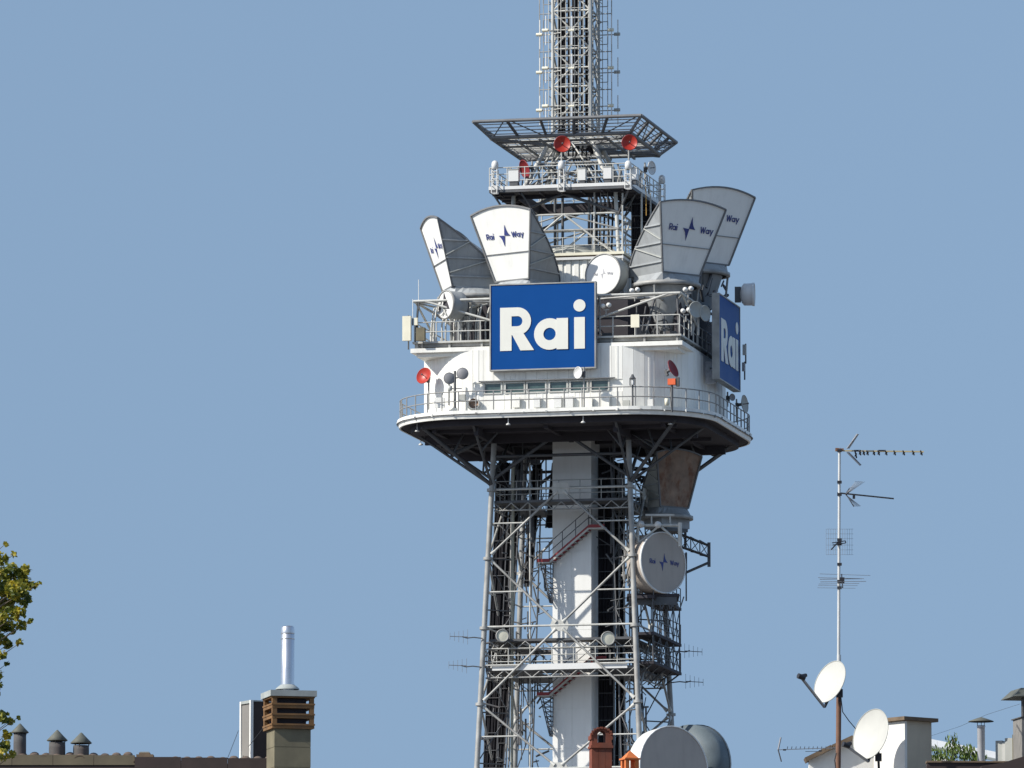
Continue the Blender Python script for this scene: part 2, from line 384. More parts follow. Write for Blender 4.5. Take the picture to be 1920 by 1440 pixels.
def landing(p, w, d, name='stair_landing'):
    o = T(name, MB().box(p[0]-w/2, p[0]+w/2, p[1]-d/2, p[1]+d/2, p[2]-.12, p[2]), 'steel_light')
    m = MB().box(p[0]-w/2-.02, p[0]+w/2+.02, p[1]-d/2-.03, p[1]-d/2-.005, p[2]-.05, p[2]+.13)
    obj('toe_board', m, 'stairred', o)
    m = MB()
    for (x, y) in ((-1, -1), (1, -1), (-1, 1)):
        m.tube((p[0]+x*w/2, p[1]+y*d/2, p[2]), (p[0]+x*w/2, p[1]+y*d/2, p[2]+1.1), 0.03, n=5)
    for h in (.55, 1.1):
        m.tube((p[0]-w/2, p[1]-d/2, p[2]+h), (p[0]+w/2, p[1]-d/2, p[2]+h), 0.025, n=5)
        m.tube((p[0]-w/2, p[1]-d/2, p[2]+h), (p[0]-w/2, p[1]+d/2, p[2]+h), 0.025, n=5)
    obj('handrail', m, 'steel_dark', o)
    return o
def hang_ladder(u, v, za, zb):     # tapering lattice bracket hanging below a landing
    m = MB(); 
    for s in (0, 1):
        A = [Vector((u-.45, v+s*.6, za)), Vector((u+.15, v+s*.6, za))]; B = [Vector((u+.1, v+s*.3, zb)), Vector((u+.2, v+s*.3, zb))]
        for a, b in zip(A, B): m.tube(a, b, 0.035, n=5)
        for j in range(9):
            t = j/8; m.tube(A[0].lerp(B[0], t), A[1].lerp(B[1], t), 0.025, n=4)
            if j < 8: m.tube(A[0].lerp(B[0], t), A[1].lerp(B[1], t+.125), 0.02, n=4)
    T('landing_bracket', m, 'steel_dark')
vf = -sh-0.75
for (x0, y0, x1, y1) in ((1030, 1052, 1104, 988), (1030, 1302, 1108, 1235), (1030, 1552, 1108, 1485)):
    a, b = TV(x0, y0, vf), TV(x1, y1, vf)
    stair(a, b); landing((a.x-.35, vf+.35, a.z), 0.7, 0.8); landing((b.x+.45, vf+.35, b.z), 0.9, 0.8)
    hang_ladder(a.x-.1, vf+.1, a.z-.12, TV(1030, y0+78, vf).z)
# ---- working floors between the legs
def ringfloor(z, ho, hi, th, m, name='walkway'):
    p = MB()
    for (x0, x1, y0, y1) in ((-ho, ho, -ho, -hi), (-ho, ho, hi, ho), (-ho, -hi, -hi, hi), (hi, ho, -hi, hi)): p.box(x0, x1, y0, y1, z-th, z)
    return T(name, p, m)
def trussring(z, h, dep, m, parent, r=0.035, bays=8):
    p = MB()
    for k in range(4):
        a = Vector((SG[k][0]*h, SG[k][1]*h, z)); b = Vector((SG[(k+1) % 4][0]*h, SG[(k+1) % 4][1]*h, z)); dn = Vector((0, 0, -dep))
        p.tube(a+dn, b+dn, r*1.3, n=5)
        for j in range(bays):
            q0, q1, qm = a.lerp(b, j/bays), a.lerp(b, (j+1)/bays), a.lerp(b, (j+.5)/bays)
            p.tube(q0, qm+dn, r, n=4); p.tube(qm+dn, q1, r, n=4)
    return obj('edge_truss', p, m, parent)
postmesh = {}
def railing(pts, z, closed=True, step=1.0, h=1.1, m='steel', parent=None, rails=(0.55, 1.1), pr=0.028, name='railing', infill=0):
    P = [Vector((p[0], p[1], z)) for p in pts]
    mb = MB(); L = P + ([P[0]] if closed else [])
    for hh_ in rails: mb.path([p + Vector((0, 0, hh_)) for p in L], pr, 5)
    rl = T(name, mb, m) if parent is None else obj(name, mb, m, parent)
    key = (round(h, 2), m, pr)
    if key not in postmesh:
        postmesh[key] = MB().tube((0, 0, -.05), (0, 0, h), pr*1.15, n=6).mesh('rail_post'); postmesh[key].materials.append(M[m])
    for q in resample(pts, step, closed):
        o = bpy.data.objects.new('rail_post', postmesh[key]); C.objects.link(o); o.parent = rl; o.matrix_local = Matrix.Translation((q.x, q.y, z))
    return rl
def sqp(h): return [(-h, -h), (h, -h), (h, h), (-h, h)]
for (py, ho, hi, m_) in ((936, 3.9, 2.1, 'steel_dark'), (1196, 4.1, 2.6, 'steel_dark'), (1250, 4.3, 1.9, 'steel_dark')):
    z = ZY(py, 0, -ho); w = ringfloor(z, ho, hi, 0.14, m_)
    trussring(z-.14, ho-.02, 0.42, 'steel', w)
    if py != 1196: railing(sqp(ho-.05), z, step=1.25, m='steel_light' if py == 1250 else 'steel', pr=0.026, rails=(.35, .7, 1.1))
w = T('walkway_edge', MB().box(-3.9, 3.9, -4.36, -4.31, ZY(1255, 0, -4.3), ZY(1244, 0, -4.3)), 'whiteclean')
# balcony of the lower floors reaching out on the right side
z1, z2, z0 = ZY(1196, 4.5, 0), ZY(1250, 4.5, 0), ZY(1128, 4.5, 0)
for z in (z0, z1, z2):
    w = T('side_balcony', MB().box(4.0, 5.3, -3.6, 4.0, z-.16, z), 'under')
    railing([(5.25, -3.55), (5.25, 3.95)], z, closed=False, step=1.1, m='steel_dark', rails=(.35, .7, 1.1))
m = MB()
for v in (-3.5, -1.6, .3, 2.1, 3.9):
    for za, zb in ((z0, z1), (z1, z2)):
        m.tube((5.2, v, za-.1), (5.2, v, zb), 0.045, n=5)
        if v < 3.8:
            m.tube((5.2, v, za-.1), (5.2, v+1.9, zb), 0.03, n=4); m.tube((5.2, v+1.9, za-.1), (5.2, v, zb), 0.03, n=4)
    m.tube((5.2, v, z2-.1), (4.1, v*0.9, z2-1.0), 0.05, n=5)
T('balcony_bracing', m, 'steel_dark', stuff=True)
# ---- big deck
dk = rsq(9.2, 4.8, 12)
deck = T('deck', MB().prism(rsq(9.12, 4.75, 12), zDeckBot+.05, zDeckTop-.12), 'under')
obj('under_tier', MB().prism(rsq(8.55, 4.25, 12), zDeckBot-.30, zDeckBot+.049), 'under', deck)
lip = MB()
for (h0, r0, z0_, h1, r1, z1_) in ((9.2, 4.8, zDeckBot, 9.26, 4.86, zDeckTop-.2), (9.3, 4.9, zDeckTop-.2, 9.3, 4.9, zDeckTop)):
    a, b = rsq(h0, r0, 12), rsq(h1, r1, 12); n = len(a)
    lip.add([(p[0], p[1], z0_) for p in a] + [(p[0], p[1], z1_) for p in b], [(i, (i+1) % n, n+(i+1) % n, n+i) for i in range(n)])
a, b = rsq(9.3, 4.9, 12), rsq(9.0, 4.6, 12); n = len(a)
lip.add([(p[0], p[1], zDeckTop) for p in a] + [(p[0], p[1], zDeckTop) for p in b], [(i, (i+1) % n, n+(i+1) % n, n+i) for i in range(n)])
a, b = rsq(9.2, 4.8, 12), rsq(9.1, 4.7, 12)
lip.add([(p[0], p[1], zDeckBot) for p in b] + [(p[0], p[1], zDeckBot) for p in a], [(i, (i+1) % n, n+(i+1) % n, n+i) for i in range(n)])
obj('edge_fascia', lip, 'white', deck)
obj('drip_line', (lambda mm: [mm.path([(p[0], p[1], zDeckTop-.21) for p in rsq(9.33, 4.93, 12)] + [(rsq(9.33, 4.93, 12)[0][0], rsq(9.33, 4.93, 12)[0][1], zDeckTop-.21)], 0.025, 5)] and mm)(MB()), 'hornedge', deck)
obj('deck_floor', MB().prism(rsq(9.05, 4.7, 10), zDeckTop-.12, zDeckTop-.02), 'greybox', deck)
railing(rsq(9.15, 4.75, 12), zDeckTop, step=1.02, m='deckrail', pr=0.034)
for i, q_ in enumerate(resample(rsq(9.31, 4.91, 12), 1.35)):
    obj('fascia_clip', MB().cbox((q_.x, q_.y, zDeckTop-.20+random.uniform(-.03, .05)), .10, .10, random.choice((.07, .10, .16))), random.choice(['hornedge', 'steel', 'white']), deck)
# beams under the deck
zb_ = zDeckBot+.05
def inside(u, v, h, r):
    au, av = abs(u), abs(v)
    if au > h or av > h: return False
    if au > h-r and av > h-r: return (au-h+r)**2 + (av-h+r)**2 <= r*r
    return True
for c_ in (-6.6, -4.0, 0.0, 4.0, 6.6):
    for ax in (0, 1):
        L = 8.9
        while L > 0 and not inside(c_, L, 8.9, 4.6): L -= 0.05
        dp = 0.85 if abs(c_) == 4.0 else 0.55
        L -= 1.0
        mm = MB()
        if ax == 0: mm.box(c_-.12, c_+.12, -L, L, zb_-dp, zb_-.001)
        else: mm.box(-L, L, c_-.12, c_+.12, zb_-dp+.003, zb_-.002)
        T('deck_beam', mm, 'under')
# corner and side struts below the deck
for k in range(4):
    s = SG[k]; a = lp(k, ZY(922)); zt = zDeckBot-.15
    for (tu, tv, r_) in ((7.3*s[0], 7.3*s[1], .11), (4.1*s[0], 8.4*s[1], .08), (8.4*s[0], 4.1*s[1], .08)):
        b = Vector((tu, tv, zt)); T('deck_strut', MB().tube(a, b, r_, n=8), 'steel_dark')
        mid = a.lerp(b, 0.55); T('deck_strut', MB().tube(mid, lp(k, zt-.1), 0.07, n=6).tube(mid, Vector((tu*0.72, tv*0.72, zt)), 0.06, n=6), 'steel_dark')
    T('deck_strut', MB().tube(a + Vector((0, 0, .3)), fm(k, zt), 0.1, n=6).tube(lp(k+1, ZY(922)) + Vector((0, 0, .3)), fm(k, zt), 0.1, n=6), 'steel_dark')
    T('horizontal_beam', MB().tube(lp(k, ZY(868)), lp(k+1, ZY(868)), 0.09, n=6), 'steel_dark')
    # small lamps hanging under the deck rim
for p in ((-7.6, -7.2), (-1.9, -9.0), (2.4, -9.0), (-8.9, -1.0), (-5.0, 8.2), (7.0, -7.2)):
    lm = MB().tube((p[0], p[1], zDeckBot+.1), (p[0], p[1], zDeckBot-.32), 0.025, n=5).lathe([(0.0, zDeckBot-.42), (.14, zDeckBot-.40), (.10, zDeckBot-.32), (0, zDeckBot-.31)], 8, c=(p[0], p[1], 0))
    T('rim_lamp', lm, 'whiteclean')
# ---- white round-cornered room with wall panels
zW0, zW1 = zDeckTop-.02, ZY(652, 0, -7.9)
hw, rw = 7.9, 4.1
room = T('equipment_room', MB().prism(rsq(hw-.05, rw-.05, 14), zW0, zW1), 'white')
WX0, WX1 = -3.62, 3.82           # window strip along the front
wz0, wz1 = ZY(735, 0, -7.9), ZY(716, 0, -7.9)
pl = resample(rsq(hw, rw, 24), 0.62)
n = len(pl)
for i in range(n):
    a, b = pl[i], pl[(i+1) % n]
    a = a.lerp(b, 0.012); b2 = b.lerp(a, 0.012); d = (b2-a).normalized(); nr = Vector((d.y, -d.x))
    mid = (a+b2)/2
    front = abs(mid.y + hw) < 0.08 and WX0 - .3 < mid.x < WX1 + .3
    for (q0, q1) in (((zW0, wz0-.05), (wz1+.05, zW1)) if front else ((zW0, zW1),)):
        pts = [a, b2, b2 - nr*.05, a - nr*.05]
        rib = MB().prism([(p.x, p.y) for p in pts], q0, q1)
        c0 = a.lerp(b2, .42); c1 = a.lerp(b2, .58)
        if i % 3 == 0: rib.prism([((c0+nr*.02).x, (c0+nr*.02).y), ((c1+nr*.02).x, (c1+nr*.02).y), (c1.x, c1.y), (c0.x, c0.y)], q0, q1)
        obj('wall_panel', rib, 'white', room)
wn = [(908, 941), (947, 984), (988, 1024), (1030, 1064), (1069, 1102), (1108, 1142)]
for (x0, x1) in wn:
    u0, u1 = TV(x0, 725, -7.9).x, TV(x1, 725, -7.9).x
    wdw = MB()
    for (a0, a1, c0, c1) in ((u0-.03, u0+.05, wz0-.04, wz1+.04), (u1-.05, u1+.03, wz0-.04, wz1+.04), (u0+.05, u1-.05, wz0-.04, wz0+.03), (u0+.05, u1-.05, wz1-.03, wz1+.04)):
        wdw.box(a0, a1, -7.96, -7.86, c0, c1)
    w_ = obj('window', wdw, 'steel_light', room)
    obj('pane', MB().box(u0+.05, u1-.05, -7.88, -7.865, wz0+.03, wz1-.03), 'glass', w_)
obj('window_canopy', MB().box(WX0-.2, WX1+.2, -8.12, -7.93, wz1+.08, wz1+.13), 'hornedge', room)
# low plinth boxes, hatch frames and vent hole along the front wall
for (x0, x1, y0, y1) in ((814, 833, 745, 765), (1038, 1052, 742, 764), (1060, 1074, 742, 764), (960, 974, 744, 764), (1000, 1012, 744, 764), (1090, 1110, 744, 764), (1128, 1142, 742, 764), (1168, 1180, 750, 764), (1214, 1226, 748, 766)):
    a, b = TV(x0, y1, -8.15), TV(x1, y0, -8.15)
    mm = MB(); t_ = .03
    mm.box(a.x, b.x, -8.14, -7.97, a.z, b.z)
    obj('service_hatch', mm, random.choice(['whiteclean', 'greybox', 'white']), room)
c = TV(889, 757, -8.05)
vh = MB().lathe([(.30, -.12), (.27, -.12), (.26, .05), (.02, .06)], 20, 'y', c=(c.x, -8.05, c.z)); obj('vent_opening', vh, 'rustface', room)
obj('vent_collar', MB().lathe([(.30, .08), (.33, .02), (.33, -.13), (.29, -.13)], 20, 'y', c=(c.x, -8.05, c.z)), 'white', room)
# stepped cornice and square plate of the open level above
zL0, zL1 = ZY(654, 0, -7.84), ZY(646, 0, -7.84)
HL = 7.84
T('cornice', MB().box(-HL, HL, -HL, HL, zL0, zL1), 'white')
T('cornice', MB().prism([(-HL+.3, -HL+.25), (HL-.3, -HL+.25), (HL-.3, HL-.3), (-HL+.3, HL-.3)], zL0-.22, zL0-.003), 'white')
zP = ZY(634, 0, -7.6)
pf = T('open_platform', MB().box(-7.75, 7.75, -7.75, 7.75, zP-.10, zP), 'steel_light')
mm = MB()
for k in range(4):
    for j in range(9):
        t = -7.5 + j*15/8; x, y = (t, -7.6) if k == 0 else (7.6, t) if k == 1 else (t, 7.6) if k == 2 else (-7.6, t)
        mm.box(x-.06, x+.06, y-.06, y+.06, zL1+.001, zP-.101)
        mm.bar((x, y, zL1+.25), (x*.92, y*.92, zL1+.05), .06)
obj('support_stub', mm, 'steel', pf)
obj('edge_channel', MB().box(-7.55, 7.55, -7.5, -7.42, zP-.30, zP-.101).box(7.42, 7.5, -7.4, 7.55, zP-.30, zP-.101).box(-7.5, -7.42, -7.4, 7.55, zP-.30, zP-.101), 'steel', pf)
railing(sqp(7.65), zP, step=1.27, m='steel_light', pr=0.035)
# upper frame ring above the open level, with props
zF = ZY(557, 0, -7.7)
for k in range(4):
    a = Vector((SG[k][0]*7.7, SG[k][1]*7.7, zF)); b = Vector((SG[(k+1) % 4][0]*7.7, SG[(k+1) % 4][1]*7.7, zF))
    T('frame_beam', MB().tube(a, b, 0.075, n=8), 'steel_light')
    a2 = Vector((a.x*.8, a.y*.8, zF)); b2 = Vector((b.x*.8, b.y*.8, zF))
    T('frame_beam', MB().tube(a2, b2, 0.07, n=8), 'steel')
    T('frame_beam', MB().tube(a, (a.x*.4, a.y*.4, zF), 0.07, n=8), 'steel')
    for (t0, t1) in ((0.04, 0.30), (0.96, 0.70)):
        p0 = a.lerp(b, t0); p1 = a.lerp(b, t1); p1.z = zP+1.05
        T('frame_diagonal', MB().tube(p0, p1, 0.065, n=8), 'steel_light')
        p3 = a2.lerp(b2, t1); p4 = a.lerp(b, t1); T('frame_diagonal', MB().tube(a.lerp(b, t0), p3, 0.06, n=6), 'steel')
        T('frame_diagonal', MB().tube((p4.x, p4.y, zF), (p4.x, p4.y, zP), 0.05, n=6), 'steel')
        T('frame_diagonal', MB().tube(p4, (p3.x*.75, p3.y*.75, zP), 0.06, n=6), 'steel')
    T('frame_post', MB().tube((a.x*.97, a.y*.97, zF), (a.x*.99, a.y*.99, zP), 0.07, n=6), 'steel_dark')
# dark core, pipes and cabling of the open level
T('dark_wall', MB().prism([(-5.6, -4.2), (-4.2, -5.4), (4.2, -5.4), (5.6, -4.2), (5.6, 4.2), (4.2, 5.6), (-4.2, 5.6), (-5.6, 4.2)], zL1+.001, ZY(566, 0, -4.6)), 'under')
mm = MB()
for i in range(16):
    u = -7.1 + i*.21; v = -6.4 + random.uniform(-.5, 1.2)
    pts = [Vector((u, v, zP)), Vector((u + random.uniform(-.05, .05), v, zP+1.2)), Vector((u + .15, v + .2, zF-.2)), Vector((u+.8, v+1.2, zF+.1))]
    mm.path(pts, 0.055, 6)
T('waveguide_bundle', mm, 'steel_light', stuff=True)
mm = MB()
for i in range(70):
    u = random.uniform(-7, 7); v = random.uniform(-7, -4.8)
    if random.random() < .4: u, v = -v, u
    if abs(u) < 3.2 and v < -6: continue
    z = zP + random.uniform(0, .3); a = Vector((u, v, z)); h = random.uniform(.5, 2.1)
    b = a + Vector((random.uniform(-.8, .8), random.uniform(-.5, .5), h))
    mm.tube(a, b, random.choice((.03, .05, .08)), n=5)
    if random.random() < .35: mm.tube(b, b + Vector((random.uniform(-1.2, 1.2), random.uniform(-.5, .5), random.uniform(-.3, .3))), .04, n=5)
T('platform_pipework', mm, 'steel_dark', stuff=True)
mm = MB()
for i in range(26):
    u = random.uniform(-6.8, 6.8); v = random.uniform(-6.6, -5); 
    if random.random() < .45: u, v = -v, u
    w_, h_ = random.uniform(.3, .7), random.uniform(.3, .9)
    mm.box(u-w_/2, u+w_/2, v-w_/2, v+w_/2, zP, zP+h_)
T('platform_cabinets', mm, 'steel_dark', stuff=True)
# dark walls put in as shade of the interior, and equipment stacks, at the right end of the open level
T('dark_wall', MB().box(6.7, 7.1, -4.6, 6.4, zP+.001, zF-.1), 'under')
T('dark_wall', MB().box(-6.6, -6.2, -3.0, 6.4, zP+.001, zF-.3), 'under')
mm = MB()
for i in range(60):
    u = random.uniform(6.2, 8.2); v = random.uniform(-1, 5.5); z = ZY(random.uniform(500, 600), u, v); hgt = max(.4, 2.2 - (u-6.2)*.7)
    mm.tube((u, v, z), (u + random.uniform(-.9, .3), v + random.uniform(-.6, .6), z + random.uniform(-.3, hgt*.8)), random.choice((.03, .05, .09)), n=5)
T('rear_equipment', mm, 'steel_dark', stuff=True)
# ---- white upper room
zU1 = ZY(474, 0, -3.3); zU0 = ZY(566, 0, -4.6)
up = T('upper_room', MB().box(-3.25, 3.25, -3.25, 3.25, zU0-.5, ZY(486, 0, -3.3)), 'white')
nP = 14
for k in range(4):
    for j in range(nP):
        x0 = -3.3 + j*6.6/nP; q = []
        w = 6.6/nP
        prof = [(x0+.01, 0), (x0+w*.28, 0), (x0+w*.36, .06), (x0+w*.9, .06), (x0+w*.985, 0)]
        pm = MB(); vs = []
        zt = ZY(486, 0, -3.3)
        for z in (zU0-.5, zt):
            vs += [(x, -3.3-d, z) for x, d in prof] + [(x, -3.26, z) for x, d in reversed(prof)]
        N = 10
        pm.add(vs, [tuple(reversed(range(N))), tuple(range(N, 2*N))] + [(i, (i+1) % N, N+(i+1) % N, N+i) for i in range(N)])
        obj('wall_panel', pm, 'white', up, mtx=Matrix.Rotation(k*math.pi/2, 4, 'Z'))
obj('roof_rim', MB().box(-3.55, 3.55, -3.55, 3.55, ZY(487, 0, -3.5)-.02, ZY(483, 0, -3.5)), 'whiteclean', up)
obj('roof_gap', MB().box(-3.4, 3.4, -3.4, 3.4, ZY(483, 0, -3.5)+.001, ZY(480, 0, -3.5)), 'rustface', up)
obj('roof_rim', MB().box(-3.6, 3.6, -3.6, 3.6, ZY(480, 0, -3.5)+.001, ZY(475, 0, -3.5)), 'cream', up)
zR = ZY(475, 0, -3.5)
tk = MB().lathe([(2.4, zR), (2.4, zR+.35), (1.8, zR+.75), (0, zR+.9)], 24); obj('roof_dome', tk, 'greybox', up)
railing(sqp(3.45), zR, step=1.7, h=.9, rails=(.45, .9), m='steel_light', pr=.022)
# ---- lattice between upper room and upper platform
zQ0 = ZY(358, 0, -4.17); zQ1 = ZY(346, 0, -4.17)
hU = 3.0
for k in range(4):
    a = Vector((SG[k][0]*3.2, SG[k][1]*3.2, 0)); b = Vector((SG[(k+1) % 4][0]*3.2, SG[(k+1) % 4][1]*3.2, 0))
    T('column', MB().tube((a.x, a.y, zR), (a.x*.93, a.y*.93, zQ0), 0.115, n=8), 'steel_light')
    P = lambda t, z: Vector((a.x + (b.x-a.x)*t, a.y + (b.y-a.y)*t, z))
    zm, zt = ZY(402, 0, -3.2), ZY(432, 0, -3.2)
    T('horizontal_beam', MB().tube(P(0, zm), P(1, zm), 0.06, n=8), 'steel_light')
    T('horizontal_beam', MB().tube(P(0, zt), P(1, zt), 0.06, n=6), 'steel')
    T('diagonal_brace', MB().tube(P(.5, zm), P(0.05, zR), 0.06, n=8), 'steel_light')
    T('diagonal_brace', MB().tube(P(.5, zm), P(.95, zR), 0.06, n=8), 'steel_light')
    T('diagonal_brace', MB().tube(P(0, zm), P(.5, zQ0), 0.09, n=6).tube(P(1, zm), P(.5, zQ0), 0.09, n=6), 'steel_dark')
    T('diagonal_brace', MB().tube(P(0, zt), P(.5, zm), 0.05, n=6).tube(P(1, zt), P(.5, zm), .05, n=6), 'steel')
    T('column', MB().tube(P(.78, zR), P(.78, zQ0), 0.055, n=8), 'steel_light')
    T('secondary_strut', MB().tube(P(.3, zR), P(.3, zm), 0.04, n=5).tube(P(.6, zR), P(.6, zt), 0.04, n=5), 'steel_light')
    # outriggers to the platform above
    T('platform_strut', MB().tube(P(0, zm-.1), (SG[k][0]*3.95, SG[k][1]*3.95, zQ0), .07, n=6).tube(P(.25, zm), (SG[k][0]*2.3 if k % 2 == 0 else SG[k][0]*4.0, SG[k][1]*4.0 if k % 2 == 0 else SG[k][1]*2.3, zQ0), .05, n=5), 'steel_dark')
for k in range(4):
    T('column', MB().tube((SG[k][0]*1.0, SG[k][1]*1.0, zR), (SG[k][0]*1.0, SG[k][1]*1.0, ZY(300)), 0.09, n=6), 'steel_dark')
mm = MB()
for i in range(6):
    x = -0.6 + i*.24
    mm.path([(x + 1.6, -0.5, zR), (x+1.7, -.45, zQ0), (x*.6+.3, -.3, ZY(300))], 0.06, 5)
T('cable_run', mm, 'blackcable', stuff=True)
lad = MB(); lu, lv = 2.3, -2.9
for s in (-.2, .2): lad.tube((lu+s, lv, zR-2.4), (lu+s, lv, zQ1), .03, n=5)
for j in range(26): lad.tube((lu-.2, lv, zR-2.3+j*.26), (lu+.2, lv, zR-2.3+j*.26), .02, n=4)
T('ladder', lad, 'steel')
tray(3.85, -1.2, 3.85, -1.2, 0.6, 372, 640, 12)
tray(3.75, 1.6, 3.75, 1.6, 0.7, 384, 640, 12)
tray(3.6, 3.2, 3.6, 3.2, 0.7, 392, 560, 10)
for (u_, v_, r_) in ((4.2, -1.6, .06), (4.3, .4, .045), (3.5, -3.5, .05), (4.45, 2.2, .05)): inner_col(u_, v_, r_, 'steel_light', y0=362, y1=560)
# ---- upper platform
HU = 4.17
ufl = MB()
for (x0, x1, y0, y1) in ((-HU+.05, HU-.05, -HU+.05, -HU+1.35), (-HU+.05, HU-.05, HU-1.35, HU-.05), (-HU+.05, -HU+1.35, -HU+1.35, HU-1.35), (HU-1.35, HU-.05, -HU+1.35, HU-1.35)):
    ufl.box(x0, x1, y0, y1, zQ0+.04, zQ1-.03)
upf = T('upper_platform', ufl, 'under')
q = MB()
for k in range(4):
    x = MB().box(-HU+.02, HU-.02, -HU, -HU+.05, zQ0+.20, zQ1+.02)
    obj('edge_beam', x, 'whiteclean', upf, mtx=Matrix.Rotation(k*math.pi/2, 4, 'Z'))
    x = MB().box(-HU+.04, HU-.04, -HU+.02, -HU+.06, zQ0+.04, zQ0+.199)
    obj('edge_beam', x, 'steel_dark', upf, mtx=Matrix.Rotation(k*math.pi/2, 4, 'Z'))
    x = MB().box(-2.82, 2.82, -2.82, -2.75, zQ0-.2, zQ1)
    obj('inner_beam', x, 'under', upf, mtx=Matrix.Rotation(k*math.pi/2, 4, 'Z'))
    x = MB()
    for j in range(7): x.bar((-3.6+j*1.2, -HU+.1, zQ0), (-3.6+j*1.2, -2.8, zQ0), .08, .16)
    obj('floor_joist', x, 'under', upf, mtx=Matrix.Rotation(k*math.pi/2, 4, 'Z'))
railing(sqp(HU-.05), zQ1, step=1.02, m='steel_light', pr=.03, rails=(.35, .72, 1.1))
# lattice corner posts with white domes
def lattice_post(u, v, zt):
    m = MB(); w = .16
    for a, b in ((-w, -w), (w, -w), (w, w), (-w, w)): m.tube((u+a, v+b, zQ1-.4), (u+a, v+b, zt), .03, n=5)
    k = 0; z = zQ1-.4
    while z < zt:
        for (a, b, c_, d) in ((-w, -w, w, -w), (w, -w, w, w), (w, w, -w, w), (-w, w, -w, -w)): m.tube((u+a, v+b, z), (u+c_, v+d, z), .025, n=4)
        z += .42
    p = T('lattice_post', m, 'whiteclean')
    obj('beacon_dome', MB().lathe([(.10, zt), (.20, zt+.05), (.20, zt+.3), (.17, zt+.42), (.09, zt+.5), (0, zt+.53)], 14, c=(u, v, 0)), 'whiteclean', p)
for px in (928, 1053, 1178): 
    p = TV(px, 318, -HU-.1); lattice_post(p.x, p.y, p.z)
p = TU(1241, 335, HU); lattice_post(p.x, p.y, p.z-.3)
mm = MB()
for i in range(60):
    u, v = random.uniform(-3.9, 3.9), random.uniform(-3.9, -2.9)
    if random.random() < .5: u, v = -v, u
    p = Vector((u, v, zQ1)); h = random.uniform(.3, 1.5); q = p + Vector((random.uniform(-.25, .25), random.uniform(-.2, .2), h))
    mm.tube(p, q, random.choice((.025, .04, .06)), n=5)
    if random.random() < .4: mm.tube(q, q + Vector((random.uniform(-.7, .7), 0, random.uniform(-.2, .3))), .03, n=5)
T('upper_clutter', mm, 'steel', stuff=True)
# ---- mast foot: thick splayed tubes from the platform up to the mast
zM0 = ZY(262)
for k in range(4):
    a = Vector((SG[k][0]*2.55, SG[k][1]*2.55, zQ1)); b = Vector((SG[k][0]*1.12, SG[k][1]*1.12, zM0))
    T('mast_leg', MB().tube(a, b, 0.135, n=10), 'steel_light')
    a2 = Vector((SG[(k+1) % 4][0]*2.55, SG[(k+1) % 4][1]*2.55, zQ1)); b2 = Vector((SG[(k+1) % 4][0]*1.12, SG[(k+1) % 4][1]*1.12, zM0))
    mid = (b+b2)/2 + Vector((0, 0, -.3))
    T('diagonal_brace', MB().tube(mid, a.lerp(a2, .1), .055, n=6).tube(mid, a.lerp(a2, .9), .055, n=6), 'steel_light')
    T('diagonal_brace', MB().tube(a, a2.lerp(b2, .5), .06, n=6).tube(a2, a.lerp(b, .5), .06, n=6), 'steel_dark')
    T('horizontal_beam', MB().tube(a.lerp(b, .5), a2.lerp(b2, .5), .07, n=6), 'steel')
# ---- mast
zTop = ZY(-330); per = (ZY(97)-ZY(168)); zN = ZY(168)
HM = 1.10
mast = T('mast', MB().tube((0, 0, zM0-.5), (0, 0, zTop), .22, n=8), 'blackcable')
for k in range(4):
    c_ = MB().tube((SG[k][0]*HM, SG[k][1]*HM, zM0), (SG[k][0]*HM, SG[k][1]*HM, zTop), .125 if k == 1 else .088, n=8)
    obj('chord', c_, 'steel_light', mast)
br = MB(); cage = MB(); cab = MB()
j0 = int((zM0-zN)/per)-1
z = zN - 2*per
bays = []
while z < zTop - per:
    bays.append(z)
    for k in range(4):
        a = Vector((SG[k][0]*HM, SG[k][1]*HM, 0)); b = Vector((SG[(k+1) % 4][0]*HM, SG[(k+1) % 4][1]*HM, 0))
        d = (b-a).normalized(); nr = Vector((d.y, -d.x, 0))
        P = lambda t, zz, o=0: a.lerp(b, t) + nr*o + Vector((0, 0, zz))
        if z >= zM0-.2:
            br.tube(P(0, z), P(1, z), .06, n=6)
            br.tube(P(0, z), P(.5, z+per/2), .05, n=5); br.tube(P(1, z), P(.5, z+per/2), .05, n=5)
            br.tube(P(.5, z+per/2), P(0, z+per), .05, n=5); br.tube(P(.5, z+per/2), P(1, z+per), .05, n=5)
            br.tube(P(0, z+per/2), P(1, z+per/2), .05, n=5)
            br.add([P(.5, z+per/2)+d*x+Vector((0, 0, y))+nr*o_ for o_ in (.06, .09) for x, y in ((-.28, -.06), (-.2, .09), (.2, .09), (.28, -.06), (.15, -.12), (-.15, -.12))], [tuple(range(6, 12))])
            for kk in range(4):
                cage.tube(P(.25, z+kk*per/4+.1, .32), P(.85, z+kk*per/4+.1, .32), .022, n=4)
                if k in (0, 1) and kk % 2: cage.tube(P(.05, z+kk*per/4+.1, .12), P(.95, z+kk*per/4+.1, .12), .02, n=4)
            cage.tube(P(0, z+.9), P(.25, z+.9, .32), .03, n=4); cage.tube(P(1, z+.9), P(.85, z+.9, .32), .03, n=4)
    z += per
